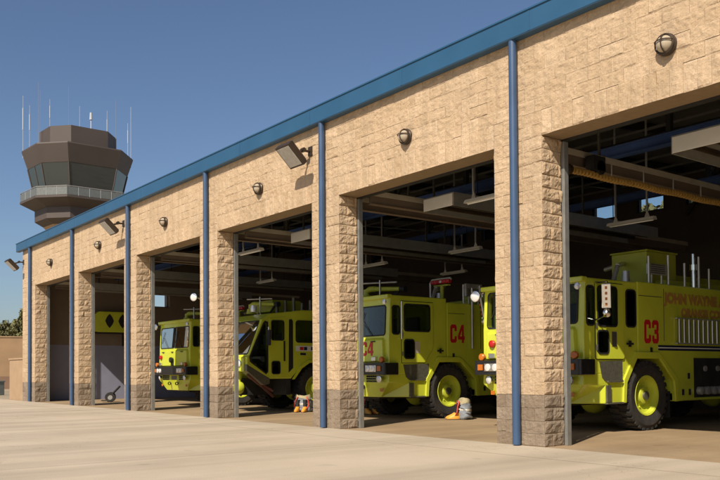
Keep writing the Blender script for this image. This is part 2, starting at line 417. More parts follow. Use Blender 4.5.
# ------------------------------------------------------------------ layout constants
F = 9.964          # facade plane
P = 5.36           # bay spacing
PC = -8.83         # centre of the pier in the right half of the picture
HP = .5            # half a pier
ZD = 4.85          # door head
ZE = 6.46          # under the fascia
XL, XR = -36.97, 8.25
CH = ZD/24
piers = [(PC-P*5-.5-.84, PC-P*5+.5)] + [(PC-P*k-.5, PC-P*k+.5) for k in range(4, -1, -1)] + [(PC+P-.5, PC+P+.5), (PC+2*P-.5, PC+2*P+.5), (PC+3*P-.5, XR)]
opens = [(piers[i][1], piers[i+1][0]) for i in range(len(piers)-1)]

# ------------------------------------------------------------------ ground
g = MB().box(-900, 900, -900, F, -.4, 0).build('apron', M['apron']); tag(g, 'pale sunlit concrete apron with tyre streaks', 'apron', kind='structure')
g = MB().box(-900, 900, F, 900, -.4, -.004); g = g.build('ground', M['soil']); tag(g, 'dry ground behind the fire station', 'ground', kind='structure')
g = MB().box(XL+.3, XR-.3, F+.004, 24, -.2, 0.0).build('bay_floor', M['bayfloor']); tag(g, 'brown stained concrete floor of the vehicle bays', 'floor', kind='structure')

# ------------------------------------------------------------------ fire station
st = thing('fire_station', 'long tan block fire station with blue trim and six open vehicle doors', 'fire station', (0, 0, 0))

class Blocks:
    """rows of rough split-face blocks, every block its own bulging rough face"""
    def __init__(s): s.v = []; s.f = []; s.t = []
    def block(s, O, U, V, Nn, u0, u1, v0, v1, amp, fine, flat=False):
        wx, wy = u1-u0, v1-v0
        gx, g0 = (.007, .006) if not flat else (.0022, .002)
        nx = max(4, int(wx/(.032 if fine else .08))); ny = 6 if fine else 3
        us = [0, .035] + [.035+.93*(i+1)/nx for i in range(nx-1)] + [.965, 1]
        vs = [0, .07] + [.07+.86*(i+1)/ny for i in range(ny-1)] + [.93, 1]
        seed = Vector((random.random()*50, random.random()*50, random.random()*50))
        base = amp*(random.uniform(.15, .95) if not flat else random.uniform(.25, .7)); tilt = random.uniform(-.35, .35)*amp; tu = random.uniform(-.35, .35)*amp
        tint = min(1, max(0, random.gauss(.5, .24)))
        deep = random.random() < .16
        o = len(s.v)
        for j, b in enumerate(vs):
            for i, a in enumerate(us):
                edge = i in (0, len(us)-1) or j in (0, len(vs)-1)
                uu = u0 + gx/2 + (wx-gx)*a; vv = v0 + g0/2 + (wy-g0)*b
                if edge: h = (-.004 if not flat else (-.002 if (deep and j in (0, len(vs)-1)) else amp*.46))
                else:
                    q = Vector((uu*7, vv*9, 0))+seed
                    h = base + tilt*(b-.5)*2 + tu*(a-.5)*2 + amp*(.75 if flat else .6)*noise.fractal(q*1.4, .9, 2, 5)
                    if i in (1, len(us)-2) or j in (1, len(vs)-2): h = h*(.55 if not flat else .75)
                    h = max(h, .001)
                s.v.append(tuple(O + U*uu + V*vv + Nn*h)); s.t.append(tint)
        W = len(us)
        for j in range(len(vs)-1):
            for i in range(W-1):
                s.f.append((o+j*W+i, o+j*W+i+1, o+(j+1)*W+i+1, o+(j+1)*W+i))
    def rows(s, O, U, V, Nn, width, z0, n, ch, bl, amp, fine, phase=0, flat=False):
        for k in range(n):
            off = 0 if (k+phase) % 2 == 0 else bl/2
            x = 0.0; nxt = bl-off if off else bl
            while x < width-1e-4:
                e = min(nxt, width)
                if width-e < .06: e = width
                s.block(O, U, V, Nn, x, e, z0+k*ch, z0+(k+1)*ch, amp, fine, flat)
                x = e; nxt = e+bl
    def build(s, name, m, parent):
        me = bpy.data.meshes.new(name); me.from_pydata(s.v, [], s.f)
        a = me.attributes.new('tint', 'FLOAT', 'POINT'); a.data.foreach_set('value', s.t)
        me.materials.append(m); o = bpy.data.objects.new(name, me); COL.objects.link(o); o.parent = parent
        return o
UX, UY, UZ = Vector((1, 0, 0)), Vector((0, 1, 0)), Vector((0, 0, 1))
JD = .47
for i, (a, b) in enumerate(piers):
    fine = -20 < a < -3
    core = MB().box(a+.012, b-.012, F+.012, F+JD, 0, ZD-.002).build('pier', M['mortar'], st)
    for z0, n, nm, mm, ph in ((0, 4, 'base_course', M['base'], 0), (4*CH, 20, 'block_face', M['block'], 0)):
        B = Blocks()
        B.rows(Vector((a, F+.008, 0)), UX, UZ, -UY, b-a, z0, n, CH, .405, .016, fine, ph, True)
        B.rows(Vector((b-.008, F, 0)), UY, UZ, UX, JD, z0, n, CH, .405, .030, fine, ph+1)
        if i: B.rows(Vector((a+.008, F+JD, 0)), -UY, UZ, -UX, JD, z0, n, CH, .405, .030, False, ph+1)
        B.build(nm, mm, core)
# facade above the doors
wall = MB().box(XL+.012, XR-.012, F+.012, F+JD, ZD, ZE+.25).build('wall', M['soffit'], st)
B = Blocks()
for s in range(10):
    a = XL + s*4.6; b = min(XR, a+4.6)
    if b <= a: continue
n_up = 6
x0w = XL
B.rows(Vector((XL, F+.008, 0)), UX, UZ, -UY, -20-XL, ZD+2*CH*.985, 6, (ZE+.04-ZD-2*CH*.985)/6, .405, .014, False, 1, True)
B.rows(Vector((-20, F+.008, 0)), UX, UZ, -UY, 20-3.5, ZD+2*CH*.985, 6, (ZE+.04-ZD-2*CH*.985)/6, .405, .016, True, 1, True)
B.rows(Vector((-3.5, F+.008, 0)), UX, UZ, -UY, XR+3.5, ZD+2*CH*.985, 6, (ZE+.04-ZD-2*CH*.985)/6, .405, .014, False, 1, True)
for (a, b) in opens:      # soldier band over each door
    B.rows(Vector((a, F+.008, 0)), UX, UZ, -UY, b-a, ZD, 1, 2*CH*.985, .2, .019, True, 0, True)
for (a, b) in piers:
    B.rows(Vector((a, F+.008, 0)), UX, UZ, -UY, b-a, ZD, 2, CH*.985, .405, .016, True, 0, True)
B.build('block_face', M['block'], wall)
# fascia and gutter
fa = MB().prism([(F-.155, ZE), (F-.17, ZE+.02), (F-.17, ZE+.34), (F-.19, ZE+.345), (F-.19, ZE+.37), (F+.5, ZE+.37), (F+.5, ZE+.26), (F-.01, ZE+.26), (F-.01, ZE)], 'x', XL-.42, XR+.42).build('fascia', M['fascia'], st)
for k in range(15):
    x = XL+1.1+k*3.05; MB().box(x-.02, x+.02, F-.1735, F-.1705, ZE+.022, ZE+.338).build('seam', M['fascia'], fa)
# roof: slopes up towards the back
rz = lambda y: ZE+.28+(y-F)*.062
MB().prism([(F+.501, rz(F+.5)), (24.3, rz(24.3)), (24.3, rz(24.3)+.12), (F+.501, rz(F+.5)+.085)], 'x', XL-.1, XR+.1).build('roof', M['deck'], st)
for k in range(17):
    x = XL + 1.3 + k*2.68
    MB().prism([(F+.5, rz(F+.5)-.24), (23.8, rz(23.8)-.24), (23.8, rz(23.8)-.02), (F+.5, rz(F+.5)-.02)], 'x', x-.06, x+.06).build('joist', M['dark'], st)
for y, z in ((13.9, 5.50), (20.0, 6.02)):
    mb = MB().box(XL+.3, XR-.3, y-.09, y+.09, z-.11, z-.09).box(XL+.3, XR-.3, y-.012, y+.012, z-.09, z+.09).box(XL+.3, XR-.3, y-.09, y+.09, z+.09, z+.11)
    mb.build('beam', M['bluebeam'], st)
    for k in range(16):
        mb = MB()
        x = XL+1.6+k*2.68
        mb.box(x-.05, x+.05, y-.05, y+.05, z+.11, rz(y)-.03)
        if k % 2: mb.obox((x+.5, y, (z+.11+rz(y))/2), Vector((1.0, 0, rz(y)-z-.15)).normalized(), UY, Vector((-(rz(y)-z-.15), 0, 1)).normalized(), .62, .03, .03)
        mb.build('beam_hanger', M['dark'], st)
for k in range(9):
    y = F+.95+k*1.6
    MB().prism([(y-.03, rz(y)-.30), (y+.03, rz(y)-.30), (y+.03, rz(y)-.245), (y-.03, rz(y)-.245)], 'x', XL+.65, XR-.35).build('purlin', M['deck'], st)
MB().cyl((XL+.7, 15.6, 6.18), (XR-.4, 15.6, 6.18), .04, seg=10).build('sprinkler_pipe', M['dark'], st, smooth=60)
for k in range(6):
    x = PC-P*k+1.1
    MB().cyl((x, F+.6, 6.2), (x, 23.5, 6.75), .022, seg=8).build('conduit', M['galv'], st, smooth=60)
# door frames
for (a, b) in opens:
    MB().box(b-.055, b+.005, F+JD+.002, F+JD+.11, 0, ZD-.032).build('door_frame', M['frame'], st, bevel=.006)
    fr = MB().box(a-.005, a+.055, F+JD+.002, F+JD+.11, 0, ZD-.032).build('door_frame', M['frame'], st, bevel=.006)
    MB().box(a-.005, b+.005, F+JD+.004, F+JD+.09, ZD-.03, ZD+.03).build('head', M['dark'], fr)
# inside skin of the front wall, end walls, back wall
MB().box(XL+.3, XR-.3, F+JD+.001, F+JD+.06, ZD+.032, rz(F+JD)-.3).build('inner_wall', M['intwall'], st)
def end_wall(x0, x1, winy=None):
    mb = MB()
    if winy:
        y0, y1, z0, z1 = winy
        mb.box(x0, x1, F+JD+.001, y0, 2.42, rz(F)-.06).box(x0, x1, y1, 24, 2.42, rz(F)-.06).box(x0, x1, y0, y1, 2.42, z0).box(x0, x1, y0, y1, z1, rz(F)-.06)
    else: mb.box(x0, x1, F+JD+.001, 24, 2.42, rz(F)-.06)
    mb.prism([(F+JD+.001, rz(F)-.06), (24, rz(F)-.06), (24, rz(24)-.01), (F+JD+.001, rz(F+.5)-.02)], 'x', x0, x1)
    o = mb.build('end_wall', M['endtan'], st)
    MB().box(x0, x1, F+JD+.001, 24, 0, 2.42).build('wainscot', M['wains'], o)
    return o
ew = end_wall(XL, XL+.6, (15.7, 16.5, 4.25, 4.95))
wf = MB().ring([(15.7, 4.25), (16.5, 4.25), (16.5, 4.95), (15.7, 4.95)], [(15.76, 4.31), (16.44, 4.31), (16.44, 4.89), (15.76, 4.89)], 'x', XL+.3, XL+.36).build('window', M['frame'], ew)
end_wall(XR-.3, XR)
zb0, zb1 = 6.40, 7.10
wins = [(-35.75+1.79*k, -35.75+1.79*k+1.0) for k in range(24)]
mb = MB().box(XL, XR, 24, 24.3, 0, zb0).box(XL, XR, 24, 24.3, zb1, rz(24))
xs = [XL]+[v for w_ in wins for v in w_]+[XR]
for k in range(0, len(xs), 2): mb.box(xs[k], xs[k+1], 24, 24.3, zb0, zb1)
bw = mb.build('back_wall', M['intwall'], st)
for (a, b) in wins:
    wo = MB().ring([(a, zb0), (b, zb0), (b, zb1), (a, zb1)], [(a+.05, zb0+.05), (b-.05, zb0+.05), (b-.05, zb1-.05), (a+.05, zb1-.05)], 'y', 24.1, 24.16).build('window', M['dark'], bw)
    MB().box(a+.05, b-.05, 24.125, 24.13, zb0+.05, zb1-.05).build('pane', M['pane'], wo)
for k in range(0, 24, 3):
    mb = MB().obox((wins[k][0]+.6, 23.8, 6.6), Vector((.75, 0, .9)).normalized(), UY, Vector((-.9, 0, .75)).normalized(), .75, .04, .05)
    mb.build('wind_brace', M['dark'], st)
# downspouts
for k in range(-2, 6):
    x = PC-P*k
    d = MB().cyl((x, F-.085, .015), (x, F-.085, ZE+.004), .066, seg=20).build('downspout', M['pipe'], st, smooth=60)

# ------------------------------------------------------------------ wall lights and floodlights
def wall_light(x, label):
    t = thing('wall_light', label, 'wall light', (x, F-.012, 5.55), 0, 'round caged wall lights over the doors')
    MB().lathe([(0, 0), (.145, 0), (.15, .03), (.128, .055), (.118, .055)], (0, 0, 0), (0, -1, 0), 28).build('back_plate', M['bronze'], t, smooth=40)
    pr = [(.118*math.cos(R(a)), .05+.13*math.sin(R(a))) for a in range(0, 91, 10)]
    pr[-1] = (.001, pr[-1][1])
    MB().lathe(pr, (0, 0, 0), (0, -1, 0), 24).build('globe', M['globe'], t, smooth=60)
    mb = MB().lathe([(.12, .045), (.142, .06), (.142, .085), (.122, .09)], (0, 0, 0), (0, -1, 0), 28)
    # hood over the upper half and the cross bars
    for rot in (0, 90):
        pts = []
        for a in range(0, 181, 12):
            r = .132*math.cos(R(a)); y = -.05-.145*math.sin(R(a))
            pts.append((r, y, .03) if rot == 0 else (.02, y, r))
        mb.tube(pts, .009, 6)
    mb.build('cage', M['bronze'], t, smooth=50)
    return t
wl_x = [PC+P/2-P*k for k in range(7)]
for k, x in enumerate(wl_x[:6]):
    wall_light(x, ['round caged wall light over the door of the bay nearest the camera',
                   'round caged wall light over the bay where the truck marked C4 shows',
                   'round caged wall light over the bay of the truck with a slanted corner window',
                   'round caged wall light over the bay of the truck seen from its front',
                   'round caged wall light over the bay with the yellow panel on its wall',
                   'round caged wall light over the last bay before the far corner'][k])
def flood(x, z, label, y0=F):
    t = thing('floodlight', label, 'floodlight', (x, y0, z), 0, 'bronze shoebox floodlights under the roof edge')
    MB().box(-.07, .07, -.03, .005, -.1, .1).build('wall_bracket', M['bronze'], t, bevel=.006)
    MB().tube([(0, -.03, 0), (0, -.19, -.01), (-.02, -.33, -.06), (-.03, -.42, -.10)], .028, 10).lathe([(0, -.05), (.05, -.05), (.05, .05), (0, .05)], (0, -.2, 0), (1, 0, 0), 14).build('arm', M['bronze'], t, smooth=40)
    ay = Vector((0, -math.cos(R(44)), math.sin(R(44)))).normalized()
    ax = Vector((1, 0, 0)); az = ax.cross(ay).normalized(); 
    if az.z < 0: az = -az
    c = Vector((-.03, -.47, -.13))
    mb = MB()
    hx, hy = .27, .28
    ringb = [c+ax*hx*i+ay*hy*j-az*.09 for i, j in ((-1, -1), (1, -1), (1, 1), (-1, 1))]
    ringm = [c+ax*hx*i+ay*hy*j+az*.03 for i, j in ((-1, -1), (1, -1), (1, 1), (-1, 1))]
    ringt = [c+ax*hx*.8*i+ay*hy*.86*j+az*.085 for i, j in ((-1, -1), (1, -1), (1, 1), (-1, 1))]
    mb.loft([ringb, ringm, ringt]).build('lamp_head', M['bronze'], t, bevel=.015)
    MB().obox(c-az*.094, ax, ay, az, .225, .235, .006).build('lens', M['lens'], t)
    return t
flood(-14.72, 5.98, 'bronze floodlight on the wall left of the downspout nearest the C4 truck')
flood(-14.72-2*P, 5.98, 'bronze floodlight under the blue trim in front of the control tower')
flood(XL+.15, 5.98, 'bronze floodlight jutting past the far corner of the building')

# ------------------------------------------------------------------ fire trucks
W2 = 1.25
def window(parent, poly, side=1, m=None, gas=.028, x=W2, name='window'):
    x0 = x*side
    a, b = (x0+.002*side, x0+.012*side)
    ga = MB().ring(grow(poly, gas), grow(poly, -.004), 'x', min(a, x0+.016*side), max(a, x0+.016*side)).build(name, M['black'], parent)
    MB().prism(poly, 'x', min(a, b), max(a, b)).build('pane', m or M['glass'], ga)
    return ga

def wheel(parent, x, y, side, R0=.68):
    wv = .23
    c = (x, y, R0)
    mb = MB().lathe([(.39, -wv*.8), (.44, -wv*.95), (.58, -wv*1.05), (.645, -wv*.9), (R0-.025, -wv*.6), (R0-.025, wv*.6), (.645, wv*.9), (.58, wv*1.05), (.44, wv*.95), (.39, wv*.8)], c, (side, 0, 0), 40)
    for i in range(30):
        for s2 in (-1, 1):
            a = 2*math.pi*(i+(.5 if s2 > 0 else 0))/30
            rd = Vector((0, math.cos(a), math.sin(a))); tg = Vector((0, -math.sin(a), math.cos(a)))
            mb.obox(Vector(c)+rd*(R0-.025)+Vector((s2*wv*.5, 0, 0)), Vector((1, 0, 0)), tg, rd, wv*.46, .038, .026)
    ty = MB(); ty.v, ty.f = mb.v, mb.f
    root = bpy.data.objects.new('wheel', None); COL.objects.link(root); root.parent = parent
    ty.build('tyre', M['tyre'], root, smooth=35)
    pr = [(.385, wv*.8), (.40, wv*.86), (.39, wv*.9), (.36, wv*.84), (.34, wv*.45), (.22, wv*.25), (.17, wv*.3), (.16, wv*.62), (.12, wv*.7), (0.001, wv*.7)]
    mb = MB().lathe(pr, c, (side, 0, 0), 32)
    for i in range(10):
        a = 2*math.pi*i/10
        p0 = Vector(c)+Vector((side*wv*.25, .235*math.cos(a), .235*math.sin(a)))
        mb.cyl(p0, p0+Vector((side*.04, 0, 0)), .018, seg=6)
    mb.build('rim', M['rim'], root, smooth=35)
    MB().lathe([(.09, wv*.7), (.085, wv*.85), (.001, wv*.87)], c, (side, 0, 0), 16).build('hub_cap', M['step'], root, smooth=40)
    return root

def spotlight(parent, x, y, z, d, k=1.0):
    d = Vector(d).normalized()
    o = MB().lathe([(r_*k, t_*k) for r_, t_ in ((.001, -.14), (.06, -.12), (.1, -.03), (.112, .0), (.112, .02), (.1, .025))], (x, y, z), d, 20).build('spotlight', M['chrome'], parent, smooth=40)
    MB().lathe([(r_*k, t_*k) for r_, t_ in ((.1, .018), (.06, .034), (.001, .04))], (x, y, z), d, 20).build('lens', M['lamp'], o, smooth=60)
    return o

def carve(o, cutters):
    """cut openings (bevel first, then boolean) and bake the result into the object's mesh"""
    tmp = []
    for k, c in enumerate(cutters):
        me = bpy.data.meshes.new('cut'); me.from_pydata(c.v, [], c.f)
        bm = bmesh.new(); bm.from_mesh(me); bmesh.ops.recalc_face_normals(bm, faces=bm.faces); bm.to_mesh(me); bm.free()
        co = bpy.data.objects.new('cut', me); COL.objects.link(co); tmp.append(co)
        if o.parent: co.matrix_world = o.parent.matrix_world
        md = o.modifiers.new('cut', 'BOOLEAN'); md.operation = 'DIFFERENCE'; md.object = co; md.solver = 'EXACT'
    bpy.context.view_layer.update()
    for co in tmp:
        par = o
        while par.parent: par = par.parent
        co.matrix_world = par.matrix_world
    bpy.context.view_layer.update()
    dg = bpy.context.evaluated_depsgraph_get()
    me = bpy.data.meshes.new_from_object(o.evaluated_get(dg))
    o.modifiers.clear(); o.data = me
    for co in tmp: bpy.data.objects.remove(co)
    return o
def cab_interior(t, ce, z0, zt, y0=.2):
    it = MB().box(-1.17, 1.17, y0+.02, ce-.12, z0, z0+.03).build('cab_floor', M['dash'], t)
    MB().loft([[(-1.1, y0-.02, z0+.35), (1.1, y0-.02, z0+.35), (1.1, y0+.4, z0+.35), (-1.1, y0+.4, z0+.35)], [(-1.1, y0-.02, z0+.52), (1.1, y0-.02, z0+.52), (1.1, y0+.28, z0+.56), (-1.1, y0+.28, z0+.56)]]).build('dashboard', M['dash'], it, bevel=.02)
    for xx in (-.75, 0, .75):
        MB().box(xx-.24, xx+.24, y0+.55, y0+1.0, z0+.15, z0+.42).box(xx-.23, xx+.23, y0+.95, y0+1.06, z0+.42, min(zt-.12, z0+1.05)).build('seat', M['seat'], it, bevel=.04)
    a = [2*math.pi*i/20 for i in range(21)]
    MB().tube([(-.1+.22*math.cos(q), y0+.45-.08*math.sin(q), z0+.72+.2*math.sin(q)) for q in a], .017, 6).cyl((-.1, y0+.45, z0+.72), (-.1, y0+.3, z0+.5), .03).build('steering_wheel', M['black'], it)
    return it

def common_front(t, zroof, num=None):
    """face of the flat-nosed trucks: windscreen, nose panel, bumper, lamps"""
    # windscreen (front plane leans back a little towards the roof)
    lean = lambda z: max(0, (z-2.0)*.05)
    for x0, x1 in ((-1.1, -.02), (.02, 1.1)):
        p = rrect(x0, 2.06, x1, 2.74, .05)
        q = grow(p, .03)
        mb = MB(); n = len(p)
        vs = [(a, lean(b)-.016, b) for a, b in q]+[(a, lean(b)-.016, b) for a, b in p]+[(a, lean(b)+.02, b) for a, b in q]
        mb.add(vs, [(i, (i+1) % n, n+(i+1) % n, n+i) for i in range(n)]+[(i, 2*n+i, 2*n+(i+1) % n, (i+1) % n) for i in range(n)])
        wn = mb.build('windscreen', M['black'], t)
        MB().add([(a, lean(b)-.010, b) for a, b in p], [tuple(range(n))]).build('pane', M['glass'], wn)
        c = (x0+x1)/2
        MB().tube([(c+.1, lean(2.03)-.03, 2.03), (c-.3, lean(2.4)-.035, 2.42)], .008, 6).tube([(c-.45, lean(2.3)-.03, 2.22), (c-.22, lean(2.6)-.03, 2.62)], .007, 6).build('wiper', M['black'], wn)
    # nose panel
    nose = MB().loft([[(-1.12, -.015, 1.40), (1.12, -.015, 1.40), (1.12, .02, 1.40), (-1.12, .02, 1.40)],
                      [(-1.12, -.08, 1.42), (1.12, -.08, 1.42), (1.12, .02, 1.42), (-1.12, .02, 1.42)],
                      [(-1.08, -.065, 1.93), (1.08, -.065, 1.93), (1.08, .02, 1.95), (-1.08, .02, 1.95)],
                      [(-1.05, -.012, 1.985), (1.05, -.012, 1.985), (1.05, .02, 1.99), (-1.05, .02, 1.99)]]).build('nose_panel', M['truck'], t, bevel=.015)
    mb = MB()
    for xx in (-.75, 0, .75): mb.obox((xx, -.085, 1.9), (1, 0, 0), (0, 1, 0), (0, 0, 1), .07, .02, .012)
    mb.build('nose_latch', M['black'], nose)
    MB().lathe([(.001, .12), (.09, .11), (.1, .06), (.07, 0)], (.05, -.08, 1.62), (0, -1, 0), 18).box(-.02, .12, -.13, -.07, 1.41, 1.6).build('horn', M['black'], t, smooth=40)
    for xx, mm in ((.62, None), (-.9, M['redlens'])):
        if mm: MB().lathe([(.075, 0), (.075, .05), (.05, .07), (.001, .075)], (xx, -.08, 1.72), (0, -1, 0), 16).build('warning_light', mm, t, smooth=40)
        xx = .82 if xx > 0 else xx
        MB().box(xx-.08, xx+.08, -.14, -.08, 1.43, 1.53).build('siren_lamp', M['chrome'], t, bevel=.01)
    # bumper
    bu = MB().prism(rrect(-1.33, -.2, 1.33, .26, .06, 3), 'z', 1.10, 1.385).build('bumper', M['bumper'], t, bevel=.012)
    for s in (-1, 1):
        h = MB().box(min(s*.62, s*1.02), max(s*.62, s*1.02), -.222, -.2, 1.17, 1.33).build('headlight', M['chrome'], bu, bevel=.008)
        mb = MB()
        for q in (.72, .92): mb.lathe([(.075, .0), (.07, .012), (.001, .02)], (s*q, -.222, 1.25), (0, -1, 0), 16)
        mb.build('lens', M['lamp'], h, smooth=50)
        MB().box(min(s*1.06, s*1.2), max(s*1.06, s*1.2), -.225, -.2, 1.19, 1.31).build('turn_signal', M['amber'], bu, bevel=.008)
        MB().lathe([(.07, 0), (.075, .06), (.06, .075), (.001, .08)], (s*1.15, -.1, 1.46), (0, -1, 0), 14).build('marker_light', M['amber'], t, smooth=40)
        spotlight(t, s*1.0, -.10, 1.0, (s*.1, -1, -.1), .8)
        if s < 0:
            spotlight(t, -1.36, -.1, zroof-.17, (.25, -1, -.05))
            MB().tube([(-1.24, .02, zroof-.1), (-1.36, -.02, zroof-.12)], .018, 8).build('spotlight_arm', M['chrome'], t)
        else: spotlight(t, 1.2, -.09, zroof-.17, (.25, -1, -.05), .55)
    # chin: lower body with cut-away corners
    B1, B0 = 1.12, .56
    top = [(-W2, 0, B1), (W2, 0, B1), (W2, .65, B1), (W2, 1.23, B1), (-W2, 1.23, B1), (-W2, .65, B1)]
    bot = [(-.82, .10, B0), (.82, .10, B0), (W2, .62, B0), (W2, 1.23, B0), (-W2, 1.23, B0), (-W2, .62, B0)]
    mid = [(-W2, -.01, .92), (W2, -.01, .92), (W2, .65, .92), (W2, 1.23, .92), (-W2, 1.23, .92), (-W2, .65, .92)]
    MB().loft([bot, mid, top]).build('chin', M['truck'], t, bevel=.015)
    for s in (-1, 1):
        mb = MB()
        for i in range(7):
            for j in range(3): mb.box(s*.66+(i-3)*.075-.027, s*.66+(i-3)*.075+.027, -.022, -.008, .945+j*.058-.021, .945+j*.058+.021)
        mb.build('grille', M['black'], t)
        MB().lathe([(.035, -.02), (.06, -.02), (.06, .02), (.035, .02)], (s*.3, -.05, .80), (1, 0, 0), 14).build('tow_eye', M['chassis'], t, smooth=40)
        MB().box(s*.98-.05, s*.98+.05, -.018, -.006, .70, .78).build('reflector', M['amber'], t)
    MB().box(-.2, .2, -.02, -.006, .93, 1.06).build('number_plate', M['step'], t)
    # marker lamps on the roof edge
    for xx in (-1.05, -.35, 0, .35, 1.05):
        MB().obox((xx, .02, zroof-.045), (1, 0, 0), (0, 1, 0), (0, 0, 1), .055, .05, .022).build('roof_marker', M['amber'], t, bevel=.008)

def turret(t, x, y, z, flip=1):
    b = MB().cyl((x, y, z), (x, y, z+.16), .16, .12).cyl((x, y, z+.16), (x, y, z+.3), .08).build('roof_turret', M['trucktop'], t, smooth=40)
    MB().tube([(x, y, z+.24), (x+.1*flip, y+.02, z+.3), (x+.3*flip, y+.05, z+.3)], .075, 12).cyl((x+.25*flip, y+.04, z+.3), (x+1.15*flip, y+.18, z+.24), .066, .05).build('barrel', M['trucktop'], b, smooth=40)
    MB().cyl((x+1.15*flip, y+.18, z+.24), (x+1.32*flip, y+.2, z+.225), .07, .08).build('nozzle', M['black'], b, smooth=40)
    MB().tube([(x-.15, y-.05, z+.47), (x+1.1, y+.1, z+.41)], .022, 8).tube([(x+.55, y, z), (x+.55, y, z+.5)], .02, 8).build('pipe', M['galv'], b)
    MB().tube([(x+1.0, y+.1, z), (x+1.05, y+.3, z+.3), (x+.7, y+.6, z+.34), (x+.2, y+.8, z+.2)], .035, 8).build('feed_hose', M['black'], b, smooth=60)
    return b

